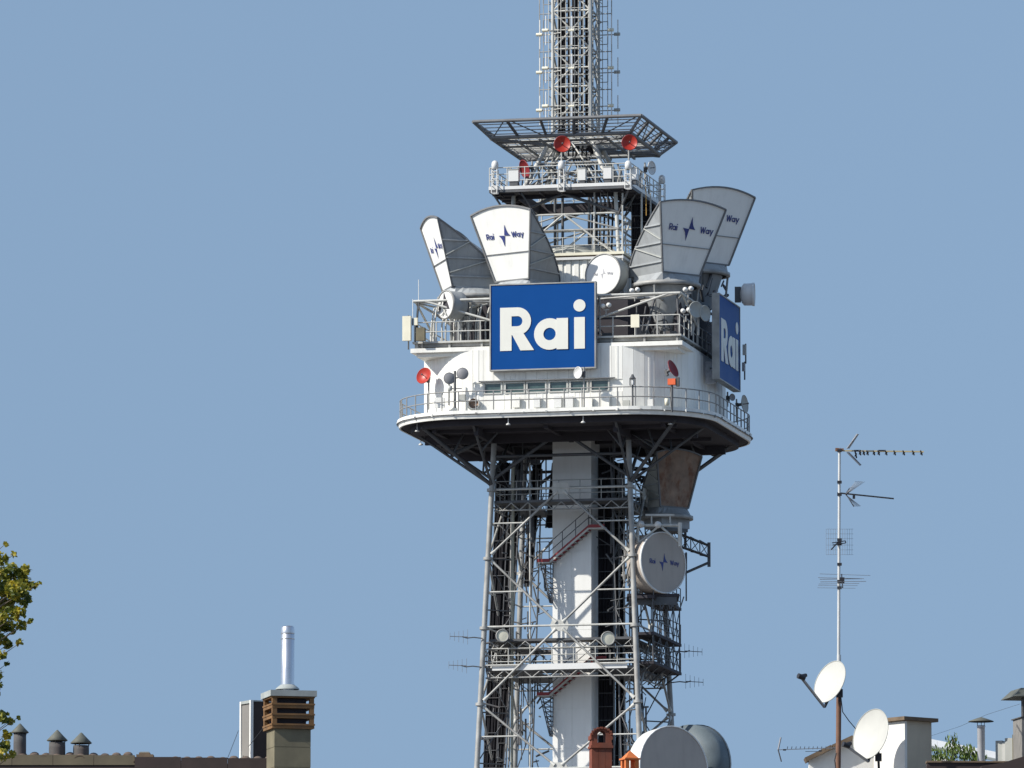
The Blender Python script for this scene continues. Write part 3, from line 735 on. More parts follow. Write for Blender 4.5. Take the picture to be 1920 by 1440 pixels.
for k in range(4):
    a = Vector((SG[k][0]*HM, SG[k][1]*HM, 0)); b = Vector((SG[(k+1) % 4][0]*HM, SG[(k+1) % 4][1]*HM, 0))
    d = (b-a).normalized(); nr = Vector((d.y, -d.x, 0))
    for t, o_ in ((.25, .32), (.37, .2), (.85, .32), (.6, .15), (.5, .32), (.15, .1), (.70, .1)):
        p = a.lerp(b, t) + nr*o_; cage.tube(p + Vector((0, 0, zM0+.4)), p + Vector((0, 0, zTop)), .026, n=4)
    for t in (.18, .3, .42, .58, .66, .78):
        p = a.lerp(b, t) - nr*.22; cab.tube(p + Vector((0, 0, zM0-.8)), p + Vector((0, 0, zTop)), .05, n=5)
obj('lattice_bracing', br, 'steel_light', mast, stuff=True)
obj('antenna_cage', cage, 'steel_light', mast, stuff=True)
obj('cable_bundle', cab, 'blackcable', mast, stuff=True)
# side outriggers with vertical poles
for s, u_out in ((-1, 2.05), (1, 2.05)):
    o_ = MB(); vv = -.35 if s < 0 else .35
    o_.tube((s*u_out, vv, ZY(217)), (s*u_out, vv, zTop), .03, n=5)
    o_.tube((s*1.75, vv+.3*s, ZY(217)), (s*1.75, vv+.3*s, zTop), .025, n=5)
    for z in bays:
        if z < ZY(222): continue
        o_.tube((s*HM, vv, z), (s*u_out, vv, z), .03, n=5)
        o_.tube((s*HM, vv*2, z+per*.22), (s*1.75, vv*2, z+per*.22), .025, n=5); o_.tube((s*HM, vv*2, z+per*.82), (s*1.75, vv*2, z+per*.82), .025, n=5)
        o_.tube((s*1.75, vv*2, z+per*.22), (s*1.75, vv*2, z+per*.82), .025, n=5)
        o_.bar((s*(HM+.3), vv*2, z+per*.82), (s*(HM+.02), vv*2, z+per*.74), .05)
    obj('outrigger_frame', o_, 'steel', mast)
# ---- canopy grille round the mast foot
zC1, zC0 = ZY(248), ZY(274.5)
HO, HI = 4.9, 4.07
can = None
for k in range(4):
    o1 = Vector((SG[k][0]*HO, SG[k][1]*HO, zC1)); o2 = Vector((SG[(k+1) % 4][0]*HO, SG[(k+1) % 4][1]*HO, zC1))
    i1 = Vector((SG[k][0]*HI, SG[k][1]*HI, zC0)); i2 = Vector((SG[(k+1) % 4][0]*HI, SG[(k+1) % 4][1]*HI, zC0))
    if can is None: can = T('canopy_grille', MB().tube(o1, o2, .1, n=6), 'hornedge')
    else: obj('outer_tube', MB().tube(o1, o2, .1, n=6), 'hornedge', can)
    obj('inner_tube', MB().tube(i1, i2, .12, n=6), 'hornedge', can)
    obj('corner_tube', MB().tube(o1, i1, .09, n=6), 'hornedge', can)
    N = 5
    for j in range(1, N):
        obj('rib', MB().tube(o1.lerp(o2, j/N), i1.lerp(i2, j/N), .09, n=6), 'steel_dark', can)
    for j in range(N):
        obj('diagonal', MB().tube(o1.lerp(o2, (j+.08)/N), i1.lerp(i2, (j+.92)/N), .035, n=5) if j % 2 else MB().tube(o1.lerp(o2, (j+.92)/N), i1.lerp(i2, (j+.08)/N), .035, n=5), 'steel_dark', can)
    for j in range(1, 5):
        obj('purlin', MB().tube(o1.lerp(i1, j/5), o2.lerp(i2, j/5), .032, n=5), 'steel', can)
for j in range(15):
    v = -HI + (j+.5)*2*HI/15
    obj('floor_bar', MB().bar((-HI, v, zC0), (HI, v, zC0), .07, .05), 'steel_light', can)
    obj('floor_bar', MB().bar((v, -HI, zC0+.08), (v, HI, zC0+.08), .035, .03), 'steel', can)
for k in range(4):
    obj('main_joist', MB().bar((SG[k][0]*HI, SG[k][1]*HI, zC0-.08), (SG[k][0]*1.1, SG[k][1]*1.1, zC0-.08), .14, .16), 'hornedge', can)
    obj('main_joist', MB().bar((-HI, (-2.6, -1, 1, 2.6)[k], zC0-.07), (HI, (-2.6, -1, 1, 2.6)[k], zC0-.07), .1, .12), 'hornedge', can)
    obj('main_joist', MB().bar(((-2.6, -1.2, 1.2, 2.6)[k], -HI, zC0-.19), ((-2.6, -1.2, 1.2, 2.6)[k], HI, zC0-.19), .1, .1), 'hornedge', can)
# ================================================================ ANTENNAS, SIGNS AND GEAR ON THE TOWER
# ---- lettering as geometry: letters drawn in a unit of cap height = 1
def arc(cx, cy, r, a0, a1, n): return [(cx + r*math.cos(R(a0+(a1-a0)*i/n)), cy + r*math.sin(R(a0+(a1-a0)*i/n))) for i in range(n+1)]
def ringpoly(mb, outer, inner, y, x0=0, z0=0, s=1):        # area between two loops with the same count
    n = len(outer)
    for (yy, rev) in ((y, 0),):
        vs = [(x0+p[0]*s, yy, z0+p[1]*s) for p in outer] + [(x0+p[0]*s, yy, z0+p[1]*s) for p in inner]
        mb.add(vs, [(i, (i+1) % n, n+(i+1) % n, n+i) for i in range(n)])
def solid(mb, polys, y, th, x0, z0, s):                    # polys: list of convex-ish quads/fans, extruded
    for ip, p in enumerate(polys):
        n = len(p); y_ = y - .0006*ip
        vs = [(x0+a*s, y_, z0+b*s) for a, b in p] + [(x0+a*s, y_+th, z0+b*s) for a, b in p]
        mb.add(vs, [tuple(range(n)), tuple(reversed(range(n, 2*n)))] + [((i+1) % n, i, n+i, n+(i+1) % n) for i in range(n)])
def stripquads(outer, inner): return [[outer[i], outer[i+1], inner[i+1], inner[i]] for i in range(len(outer)-1)]
def letter_R(w=.27):    # heavy geometric capital
    q = [[(0, 0), (w, 0), (w, 1), (0, 1)]]
    cx, cy, ro, ri = .41, .68, .32, .117
    q += [[(w, 1), (w, cy+ri), (cx, cy+ri), (cx, 1)], [(w, cy-ri), (w, .36+.0), (cx, .36), (cx, cy-ri)]]
    q += [[a, b, c, d] for a, b, c, d in stripquads(arc(cx, cy, ro, -90, 90, 14), arc(cx, cy, ri, -90, 90, 14))]
    q += [[(.25, .43), (.48, 0), (.80, 0), (.53, .43)]]
    return q, .83
def letter_a(w=.27):
    cx, cy, ro, ri = .365, .36, .365, .145
    q = [[a, b, c, d] for a, b, c, d in stripquads(arc(cx, cy, ro, 0, 360, 32), arc(cx, cy, ri, 0, 360, 32))]
    q += [[(.53, .0), (.80, 0), (.80, .72), (.53, .72)]]
    return q, .83
def letter_i(w=.27):
    return [[(0, 0), (.25, 0), (.25, .73), (0, .73)], arc(.125, 1.0, .142, 0, 342, 19)], .27
def strokes(lst, t):
    q = []
    for (a, b) in lst:
        dx, dy = b[0]-a[0], b[1]-a[1]; l = math.hypot(dx, dy); nx, ny = -dy/l*t/2, dx/l*t/2
        q.append([(a[0]+nx, a[1]+ny), (a[0]-nx, a[1]-ny), (b[0]-nx, b[1]-ny), (b[0]+nx, b[1]+ny)])
    return q
def small_text(mb, word, x0, z0, s, y):
    t = .15; x = x0
    for ch in word:
        if ch == 'R': q, w = strokes([((.07, 0), (.07, 1)), ((.07, .93), (.36, .93)), ((.07, .48), (.36, .48)), ((.25, .48), (.56, 0))], t) + stripquads(arc(.34, .705, .30, -90, 90, 8), arc(.34, .705, .15, -90, 90, 8)), .66
        elif ch == 'a': q, w = stripquads(arc(.32, .34, .34, 0, 360, 16), arc(.32, .34, .19, 0, 360, 16)) + strokes([((.62, 0), (.62, .68))], t), .80
        elif ch == 'i': q, w = strokes([((.07, 0), (.07, .68)), ((.07, .84), (.07, 1.0))], t), .26
        elif ch == 'W': q, w = strokes([((.07, 1), (.30, 0)), ((.30, 0), (.53, .95)), ((.53, .95), (.76, 0)), ((.76, 0), (.99, 1))], t), 1.12
        elif ch == 'y': q, w = strokes([((.05, .68), (.32, .05)), ((.60, .68), (.20, -.30))], t), .66
        solid(mb, q, y, -.012, x, z0, s); x += w*s
    return x
def star(mb, cx, cz, s, y):        # two facing blue wings, the mark between the words
    for k in (1, -1):
        P = [(.19, 1.0), (.27, .62), (.36, .34), (.48, .16), (.67, -.05)]
        q = [[(-.02*k, .015*k), (P[i][0]*k - .02*k, P[i][1]*k + .015*k), (P[i+1][0]*k - .02*k, P[i+1][1]*k + .015*k)] for i in range(4)]
        q = [list(reversed(p)) for p in q]
        solid(mb, q, y, -.012, cx, cz, s)
def logo(parent, cx, cz, s, y, wa=1.4, ink='ink'):
    m = MB(); small_text(m, 'Rai', cx - s*3.9, cz-.45*s, s, y); obj('lettering', m, ink, parent)
    m = MB(); star(m, cx, cz, s*1.85, y); obj('star_mark', m, ink, parent)
    m = MB(); small_text(m, 'Way', cx + s*wa, cz-.45*s, s, y); obj('lettering', m, ink, parent)
# ---- the two blue signs
def sign(label, p, phi):
    r = thing('sign_board', label, 'sign', at_tower(p, phi))
    w, h = 6.12/2, 4.93/2
    obj('sign_face', MB().box(-w+.06, w-.06, -.19, .10, -h+.06, h-.06), 'blue', r)
    for (a, b, c_, d) in ((-w, -w+.07, -h, h), (w-.07, w, -h, h), (-w+.07, w-.07, -h, -h+.07), (-w+.07, w-.07, h-.07, h)):
        obj('frame_bar', MB().box(a, b, -.23, .2, c_, d), 'steel', r)
    S = 2.45; z0 = -1.34
    for (fn, x) in ((letter_R, -2.45), (letter_a, -.49), (letter_i, 1.82)):
        q, w_ = fn(); m = MB(); solid(m, q, -.193, -.03, x, z0, S if fn is not letter_i else S)
        obj('letter', m, 'letter', r)
    m = MB()
    for x in (-2.6, -.9, .9, 2.6):
        m.bar((x, .2, -h+.2), (x, .2, h-.2), .12)
        for z in (-1.8, 0): m.bar((x, .2, z), (x, .42, z), .08)
    obj('back_frame', m, 'steel_dark', r)
    return r
zS = (ZY(531, 3, -8.6) + ZY(690, 3, -8.6))/2
sign('large blue sign with big white letters facing the camera above the windows', (-0.06, -8.18, zS+.09), -13)
sign('blue sign with white letters seen edge-on in shade at the right side of the tower', (8.75, 0.1, zS), 77)
# ---- horn antennas
def horn(label, p, phi, wb, wt, hh, az, rb, arcr=.55, mface='hornwhite', mbody='horn', skirt=True, withlogo=True, seam=.40, cone=2.3, ls=.36, lz=.66, wa=1.6, LEAN=.29, lx=0):
    """aperture at local y=-az rising hh above the base; base ring of radius rb round the origin"""
    r = thing('horn_antenna', label, 'horn antenna', at_tower(p, phi))
    N, K = 10, 12; zb = .45
    def half(t): return (wb + (wt-wb)*t)/2
    def face(s, t): return Vector((s*half(t), -az - LEAN*hh*(t + arcr/hh*(1-s*s)*t), zb + hh*t + arcr*(1-s*s)*t**1.0*(t > .001) - arcr*(1-s*s)*0))
    def back(s, t):
        y = rb*.95 + (-az - LEAN*hh - rb*.95)*(t**1.45) - LEAN*arcr*(1-s*s)*t; return Vector((s*half(t)*(1-.06*(1-t)), y, zb + hh*t + arcr*(1-s*s)*t))
    body = MB()
    body.sheet([[back(1-2*i/N, j/K) for i in range(N+1)] for j in range(K+1)])
    for s in (-1, 1):
        g = [[face(s, j/K).lerp(back(s, j/K), i/4) for i in range(5)] for j in range(K+1)]
        if s > 0: g = [q for q in g]
        else: g = [list(reversed(q)) for q in g]
        body.sheet(g)
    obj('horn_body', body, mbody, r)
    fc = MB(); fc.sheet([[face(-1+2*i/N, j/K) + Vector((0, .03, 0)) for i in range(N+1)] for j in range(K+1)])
    obj('radome_face', fc, mface, r)
    tr = MB()
    outl = [face(-1, j/K) for j in range(K+1)] + [face(-1+2*i/N, 1) for i in range(1, N+1)] + [face(1, 1-j/K) for j in range(1, K+1)]
    outl.append(outl[0])
    for a, b in zip(outl, outl[1:]): tr.bar(a, b, .085, .10, up=(0, 1, 0))
    obj('edge_trim', tr, 'hornedge', r)
    if seam: obj('face_seam', MB().bar(face(-1, seam) + Vector((0, -.01, 0)), face(1, seam) + Vector((0, -.01, -arcr*0)), .05, .03), 'hornedge', r)
    for s in (-1, 1):
        for t in (.15, .42, .68):
            a, b = face(s, t), back(s, t); off = Vector((s*.04, 0, 0))
            obj('side_rib', MB().bar(a+off, b+off, .08, .08), 'horn', r)
            if t > .3:
                obj('side_rib', MB().bar(back(s, t-.02)+off*1.2, face(s, t-.22)+off*1.2, .075, .06), 'greybox', r)
        ed = MB()
        for j in range(K): ed.bar(back(s, j/K), back(s, (j+1)/K), .09)
        obj('edge_trim', ed, 'hornedge', r)
    # skirt from rectangular foot to the round base
    bot = [face(-1, 0), face(1, 0), back(1, 0), back(-1, 0)]
    n = 28; sk = MB(); top = []
    per_ = resample([(q.x, q.y) for q in bot], .01); M_ = len(per_)
    import bisect
    ang = []
    for i in range(n):
        a = 2*math.pi*i/n - math.pi*.75
        best = min(per_, key=lambda q: abs((math.atan2(q.y, q.x) - a + math.pi) % (2*math.pi) - math.pi))
        top.append((best.x, best.y, zb)); ang.append(a)
    ring = [(rb*math.cos(a), rb*math.sin(a), 0) for a in ang]
    sk.add(ring + top, [(i, (i+1) % n, n+(i+1) % n, n+i) for i in range(n)])
    obj('skirt', sk, 'horn', r)
    obj('base_ring', MB().lathe([(rb-.1, -.22), (rb+.12, -.22), (rb+.12, -.02), (rb-.02, .02)], 28), 'steel', r)
    if cone: obj('feed_cone', MB().lathe([(rb*.8, -.2), (rb*.66, -.9), (rb*.35, -cone), (rb*.22, -cone-.5), (rb*.22, -cone-.9)], 20), 'horn', r)
    if cone:
        for a in (30, 150, 210, 330):
            x, y = rb*math.cos(R(a)), rb*math.sin(R(a)); obj('support_leg', MB().tube((x, y, -.2), (x*.85, y*.85, -2.6), .07, n=6), 'steel', r)
    if withlogo:
        e_ = bpy.data.objects.new('logo', None); C.objects.link(e_); e_.parent = r
        e_.matrix_local = Matrix.Translation((lx, -az - LEAN*hh*lz + .005, zb + hh*lz)) @ Matrix.Rotation(math.atan(LEAN), 4, 'X')
        logo(e_, 0, 0, ls, 0, wa)
    return r
def hp(px, py, v): return tuple(TV(px, py, v))
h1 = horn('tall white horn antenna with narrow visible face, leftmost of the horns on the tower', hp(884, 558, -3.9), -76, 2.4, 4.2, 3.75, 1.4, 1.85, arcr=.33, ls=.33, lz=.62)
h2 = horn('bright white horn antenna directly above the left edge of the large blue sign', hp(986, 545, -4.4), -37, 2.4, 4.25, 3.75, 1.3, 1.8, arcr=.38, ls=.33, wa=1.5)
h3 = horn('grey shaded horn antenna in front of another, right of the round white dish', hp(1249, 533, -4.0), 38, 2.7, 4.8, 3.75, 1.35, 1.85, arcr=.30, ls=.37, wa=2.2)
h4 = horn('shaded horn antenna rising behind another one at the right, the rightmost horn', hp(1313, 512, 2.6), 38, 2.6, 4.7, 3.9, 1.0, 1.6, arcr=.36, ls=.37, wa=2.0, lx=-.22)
h5 = horn('mostly hidden horn antenna with only its top showing behind the leftmost one', hp(914, 566, 2.5), -120, 2.2, 3.4, 3.45, 1.2, 1.6, arcr=.5, withlogo=False)
h6 = horn('horn antenna below the deck with a rusted brown face', hp(1250, 968, 1.4), 36, 2.0, 3.25, 3.0, .72, 1.4, arcr=.28, mface='rustface', withlogo=False, seam=0, cone=0, LEAN=.16, mbody='greybox')
m = MB().box(-1.0, 1.0, -.85, .8, -.75, -.02); obj('base_box', m, 'horn', h6)
obj('base_box', MB().box(-.7, .8, -.95, .6, -.95, -.76), 'steel_dark', h6)
m = MB()
for z in (-.5, .9, 2.2): m.tube((-.9, .6, z), (-2.2, 1.6, z+.3), .08, n=6).tube((-.9, .6, z), (-2.2, 1.6, z-.5), .06, n=6)
obj('bracket', m, 'steel_dark', h6)
# ---- round dishes
def dish(label, p, phi, tilt, D, mf, mb_=None, depth=.16, name='dish_antenna', pole=0, feed=True, group=None, frame=None, back='cone', cat='dish antenna'):
    Mx = frame if frame is not None else at_tower(p, phi, tilt)
    r = thing(name, label, cat, Mx, group)
    n = 28; q = D/2; dp = D*depth
    prof = [(q*i/7, -dp*(i/7)**2 + 0) for i in range(8)]     # opening towards -y
    s = MB(); s.lathe([(max(a, .001), b) for a, b in prof], n, 'y')
    obj('reflector', s, mf, r)
    s = MB(); s.lathe([(max(a, .001), b+.02+.012*q) for a, b in reversed(prof)], n, 'y').lathe([(q, -dp+.03), (q+.03, -dp+.02), (q+.03, -dp-.01), (q, -dp-.012)], n, 'y')
    obj('reflector_back', s, mb_ or mf, r)
    if feed:
        f = MB().tube((0, 0, 0), (0, -D*.36, 0), .025*D**.5, n=6).lathe([(.001, -D*.40), (.055*D, -D*.38), (.055*D, -D*.34), (.001, -D*.335)], 10, 'y')
        obj('feed', f, 'steel_dark', r)
    b = MB().tube((0, .02, 0), (0, .28, 0), .09*D**.5, n=8).cbox((0, .33, -.05), .18, .14, .34)
    obj('mount', b, 'steel_dark', r)
    if pole:
        up = Mx.to_3x3().inverted() @ Vector((0, 0, 1)); c0 = Vector((0, .36, 0))
        obj('pole', MB().tube(c0 + up*.35, c0 - up*pole, .05, n=8), 'steel', r)
    return r
def drum(label, p, phi, tilt, D, L, mf, ms, name='drum_antenna', logo_s=0, rim='steel', cat='drum antenna'):
    r = thing(name, label, cat, at_tower(p, phi, tilt)); q = D/2
    obj('radome_face', MB().lathe([(q-.02, -.015), (q*.5, -.03), (.001, -.035)], 36, 'y'), mf, r)
    obj('shroud', MB().lathe([(q, -.03), (q, L*.6), (q*.99, L), (q*.75, L+D*.10), (q*.3, L+D*.17), (.001, L+D*.18)], 36, 'y'), ms, r)
    obj('rim', MB().lathe([(q+.035, .07), (q+.035, -.055), (q-.03, -.055), (q-.03, -.02)], 36, 'y'), rim, r)
    m = MB()
    m.box(-.12, .12, L+D*.14, L+D*.14+.35, -D*.35, D*.35)
    for z in ((-D*.3, D*.3) if D > 1.5 else ()): m.bar((-D*.25, L+.1, z), (0, L+D*.2, z), .1).bar((D*.25, L+.1, z), (0, L+D*.2, z), .1)
    obj('mount', m, 'steel_dark', r)
    if logo_s: logo(r, 0, .02, logo_s, -.04, 1.9, 'fadedink' if logo_s < .2 else 'ink')
    return r
z_d = hp
dish('bright red dish above the upper platform, left one of the two facing the camera', hp(1054, 271, -4.4), 4, 3, .92, 'red', 'darkred', pole=.9)
dish('bright red dish above the upper platform at the right, under the canopy corner', hp(1180, 268, -4.3), 4, 3, .86, 'red', 'darkred', pole=.9)
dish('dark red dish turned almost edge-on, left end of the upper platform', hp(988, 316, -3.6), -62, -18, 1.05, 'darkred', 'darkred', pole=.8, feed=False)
dish('small white dish at the right rear corner of the upper platform', hp(1219, 315, .5), 55, 0, .75, 'whiteclean', 'whiteclean', pole=.7)
drum('large white drum dish just above the upper right corner of the blue sign', hp(1131, 514, -5.1), -32, 2, 2.30, .85, 'whiteclean', 'greybox', logo_s=.15)
drum('white drum dish with torn cover left of the blue sign', hp(836, 571, -7.6), -55, 0, 1.58, .95, 'whiteclean', 'horn')
# the tears in its cover
torn = bpy.data.objects['drum_antenna.001']
t_ = MB().add([(-.15, -.05, .72), (-.22, -.05, .0), (.05, -.05, -.25), (.42, -.05, -.3), (.30, -.05, -.05), (.0, -.05, .45)], [tuple(reversed(range(6)))])
t_.add([(-.62, -.05, .05), (-.66, -.05, -.2), (-.55, -.05, -.42), (-.44, -.05, -.2), (-.50, -.05, .12)], [tuple(range(5))])
obj('torn_hole', t_, 'under', torn)
obj('torn_strip', MB().tube((-.2, -.07, -.1), (.15, -.09, -.62), .05, n=5).tube((.1, -.07, -.3), (-.3, -.09, -.6), .04, n=5), 'steel_light', torn)
drum('big round drum dish with logo, low on the right side of the tower', hp(1243, 1055, -3.0), 42, 2, 3.45, 1.15, 'warmgrey', 'warmgrey', logo_s=.27, rim='whiteclean')
drum('white drum dish at the far right beside the side sign', hp(1413, 552, 3.0), 84, 0, 1.28, .55, 'whiteclean', 'whiteclean', rim='whiteclean')
drum('silver drum dish under the shaded side sign', hp(1330, 699, -1.5), 20, 0, 1.25, .55, 'foil', 'foil', rim='foil')
b1 = drum('huge drum dish with pale shroud and flat grey face at the bottom of the picture', hp(1263, 1441, -6.6), 36, 4, 4.75, 1.15, 'warmgrey', 'whiteclean', rim='whiteclean')
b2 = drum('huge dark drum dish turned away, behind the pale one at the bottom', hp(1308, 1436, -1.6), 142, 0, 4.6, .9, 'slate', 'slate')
for b_, pp in ((b1, (4.6, -4.6)), (b2, (4.7, 2.5))):
    w0 = b_.matrix_world.copy() @ Vector((0, 1.6, 0)); l0 = TMi @ w0
    m = MB(); Mi = b_.matrix_world.inverted() @ TM
    for z in (-1.6, 1.4):
        m.tube(Mi @ Vector((l0.x, l0.y, l0.z+z)), Mi @ Vector((pp[0], pp[1], l0.z+z)), .12, n=8)
        m.tube(Mi @ Vector((l0.x, l0.y, l0.z+z)), Mi @ Vector((pp[0], pp[1], l0.z-z*.3-1.5)), .09, n=6)
    obj('support_arm', m, 'steel', b_)
drumbig = bpy.data.objects['drum_antenna.002']
# bracket frame that carries the logo drum
fr = thing('bracket_frame', 'lattice bracket arm sticking out behind the round logo dish', 'bracket', at_tower(hp(1262, 1000, 3.2), 0, 0))
def truss(name, a, b, w, h, n, m, parent, r=.05):
    a = Vector(a); b = Vector(b); mb = MB(); d = (b-a).normalized(); s = d.cross(Vector((0, 0, 1))).normalized()*w/2; u = Vector((0, 0, h/2))
    cs = [s+u, -s+u, -s-u, s-u]
    for c_ in cs: mb.tube(a+c_, b+c_*.8, r, n=5)
    for j in range(n):
        p, q = a.lerp(b, j/n), a.lerp(b, (j+1)/n)
        for i in range(4): mb.tube(p+cs[i], q+cs[(i+1) % 4]*.9, r*.6, n=4); mb.tube(p+cs[i], p+cs[(i+1) % 4], r*.6, n=4)
    return obj(name, mb, m, parent)
truss('truss_arm', (-1.6, 0, .35), (2.05, -.2, -1.05), .7, .8, 7, 'steel_dark', fr)
obj('end_bar', MB().bar((2.05, -.2, -.55), (2.05, -.2, -1.95), .18), 'steel_dark', fr)
obj('end_bar', MB().tube((.7, -.2, 0.35), (.7, -.2, -.95), .08), 'steel_dark', fr)
obj('brace', MB().tube((2.05, -.2, -1.7), (.3, -.5, -2.5), .08), 'steel_dark', fr)
obj('whip_antenna', MB().tube((.72, -1.0, -1.2), (.72, -1.0, -4.0), .045, n=5).tube((.2, -.6, -1.3), (.72, -1, -1.3), .04, n=5).cbox((.72, -1, -1.7), .12, .12, .9), 'steel_dark', fr)
fr2 = thing('mounting_frame', 'pale tube frame with two lamps over the round logo dish', 'frame', at_tower(hp(1240, 985, -3.4), 0, 0))
m = MB().tube((-1.75, 0, 0), (1.05, 0, 0), .09, n=8).tube((1.05, 0, .15), (1.05, 0, -1.2), .12, n=8).tube((-1.3, 0, 0), (-1.3, 0, -1.0), .06, n=6).tube((-1.3, 0, -1.0), (-.2, 0, -.1), .06, n=6).tube((0, 0, -.1), (1.05, 0, -1.0), .07, n=6).tube((-1.6, .1, -.3), (-.9, .1, -1.4), .06, n=6)
m.box(-.9, .75, .1, .4, .55, .66).tube((-.55, .2, 0), (-.55, .2, .55), .05).tube((.5, .2, 0), (.5, .2, .55), .05)
obj('tube_frame', m, 'steel_light', fr2)
obj('lamp', MB().lathe([(.001, -.3), (.12, -.27), (.2, -.1), (.2, .08), (.1, .2), (.001, .22)], 14, 'y', c=(-.2, -.1, .02)), 'whiteclean', fr2)
obj('lamp', MB().lathe([(.001, -.3), (.2, -.1), (.2, .08), (.001, .2)], 12, 'y', c=(-1.15, -.1, .05)), 'whiteclean', fr2)
dp_ = thing('dish_platform', 'dark steel shelf under the round logo dish', 'platform', at_tower(hp(1228, 1122, -1.2), 0, 0))
obj('shelf_plate', MB().box(-1.6, 1.35, -1.9, 1.2, -.08, .08), 'under', dp_)
m = MB().box(-1.5, 1.2, -1.85, -1.75, -.55, -.081).box(1.1, 1.2, -1.7, 1.1, -.45, -.081)
for i in range(6): m.bar((-1.4+i*.5, -1.8, -.08), (-1.15+i*.5, -1.8, -.85), .07).bar((-1.15+i*.5, -1.8, -.85), (-.9+i*.5, -1.8, -.08), .07)
obj('shelf_frame', m, 'steel_dark', dp_)
m = MB()
for i in range(24):
    x = -1.55 + random.uniform(-.28, .28); z = random.uniform(.2, 3.0); m.tube((x, -2.0, z), (x+random.uniform(-.1, .1), -2.0, z+random.uniform(.4, 1.3)), .045, n=5)
for z in (.3, 1.1, 1.9, 2.7): m.tube((-1.95, -1.95, z), (-1.15, -1.95, z), .07, n=6)
obj('cable_cluster', m, 'steel', dp_, stuff=True)
# deck level dishes
dish('tilted orange red dish at the left end of the deck', hp(797, 706, -7.4), -35, 16, .92, 'red', 'red', pole=1.75)
dish('grey round radome dish on the left pole, lower one of the pair', hp(843, 709, -8.8), 8, 0, .62, 'greydome', 'greydome', depth=-.12, feed=False, pole=1.5)
dish('grey round radome dish on the left pole, upper one of the pair', hp(867, 700, -8.7), -4, 0, .62, 'greydome', 'greydome', depth=-.12, feed=False)
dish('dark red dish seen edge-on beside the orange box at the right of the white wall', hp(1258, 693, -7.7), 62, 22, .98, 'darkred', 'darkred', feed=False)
dish('small white cone dish at the lower right corner of the large sign', hp(1086, 699, -9.0), -48, 0, .62, 'whiteclean', 'whiteclean', feed=False, pole=1.9)
dish('small dark dish on the rail at the right end of the deck', hp(1372, 745, 2), 40, 0, .36, 'greydome', 'greydome', feed=False, pole=.5)
dish('white dish outside the rail at the right end of the deck', hp(1392, 758, 3.2), 68, 5, 1.0, 'greybox', 'greybox', pole=1.0)
dish('grey dish left one of the overlapping pair at the end of the open level', hp(1303, 581, -7.4), 30, 0, .88, 'greybox', 'greybox', feed=False, pole=1.4)
dish('grey dish right one of the overlapping pair at the end of the open level', hp(1319, 588, -6.9), 50, 0, .86, 'greybox', 'greybox', feed=False, pole=1.2)
drum('small cream dish on the left leg brace beside the lower walkway', hp(942, 1192, -4.7), 8, 0, .68, .12, 'cream', 'cream', name='small_drum_antenna')
drum('small cream dish right of the shaft beside the lower walkway', hp(1140, 1197, -4.7), 12, 0, .74, .12, 'cream', 'cream', name='small_drum_antenna')
# posts, boxes and panels
def gear(name, label, cat, px, py, v, parts, phi=-13, group=None):
    r = thing(name, label, cat, at_tower(hp(px, py, v), phi), group)
    for nm, mb, mt in parts: obj(nm, mb, mt, r)
    return r
gear('dish_mast', 'grey mast with clamps behind the two round grey radomes', 'mast', 853, 765, -8.6, [
    ('pole', MB().tube((0, 0, 0), (0, 0, 2.1), .07, n=8), 'steel_dark'), ('cabinet', MB().box(.25, .6, -.1, .15, .35, .75), 'greybox'),
    ('lamp', MB().lathe([(.001, 0), (.14, .05), (.14, .3), (.001, .36)], 12, c=(-.3, 0, .95)), 'steel_light'), ('clamp_bar', MB().bar((-.35, 0, 1.65), (.4, 0, 1.75), .07).bar((-.3, 0, 1.1), (.4, 0, 1.1), .05), 'steel_dark')])
gear('equipment_box', 'bright orange equipment box on a post at the right of the white wall', 'equipment box', 1260, 716, -8.6, [
    ('housing', MB().box(-.22, .22, -.15, .2, -.17, .17), 'orange'), ('frame', MB().box(.23, .42, -.1, .1, -.26, .24), 'darkvent'), ('post', MB().tube((0, 0, -.18), (0, 0, -1.7), .06), 'steel_dark'),
    ('bucket', MB().lathe([(.001, -1.35), (.12, -1.33), (.12, -.95), (.001, -.93)], 12, c=(-.28, -.1, 0)), 'cream')])
gear('wall_lantern', 'small caged lantern on a post at the deck rail, right of the windows', 'lantern', 1186, 745, -9.1, [
    ('post', MB().tube((0, 0, -.6), (0, 0, .7), .045), 'steel_dark'), ('cage', (lambda m_: [m_.bar((a, b, .65), (a, b, 1.05), .035) for a in (-.13, .13) for b in (-.13, .13)] and m_)(MB()), 'steel_dark'),
    ('cap', MB().lathe([(.2, 1.05), (.12, 1.15), (.05, 1.3), (.001, 1.3)], 8), 'steel_dark'), ('lamp', MB().lathe([(.09, .7), (.09, 1.0), (.001, 1.03)], 10), 'whiteclean')])
def panel_ant(label, px, py, v, w, h, d, mt='cream', name='panel_antenna', pole=1):
    parts = [('radome', MB().box(-w/2, w/2, -d/2, d/2, -h/2, h/2), mt), ('bracket', MB().box(-.05, .05, d/2, d/2+.2, -h*.3, -h*.22).box(-.05, .05, d/2, d/2+.2, h*.2, h*.28), 'steel_dark')]
    if pole: parts.append(('pole', MB().tube((0, d/2+.25, -h/2-.45), (0, d/2+.25, h/2+.1), .045), 'steel_dark'))
    return gear(name, label, 'panel antenna', px, py, v, parts)
panel_ant('tall cream panel antenna hanging outside the left corner of the open level', 763, 616, -7.9, .48, 1.4, .25)
panel_ant('small cream panel antenna near the left corner of the open level', 780, 603, -7.8, .2, .42, .18)
panel_ant('grey green box antenna on the left corner railing of the open level', 789, 627, -8.1, .5, .75, .3, 'olive')
panel_ant('cream square panel on the railing right of the large sign', 1191, 602, -7.95, .48, .72, .15)
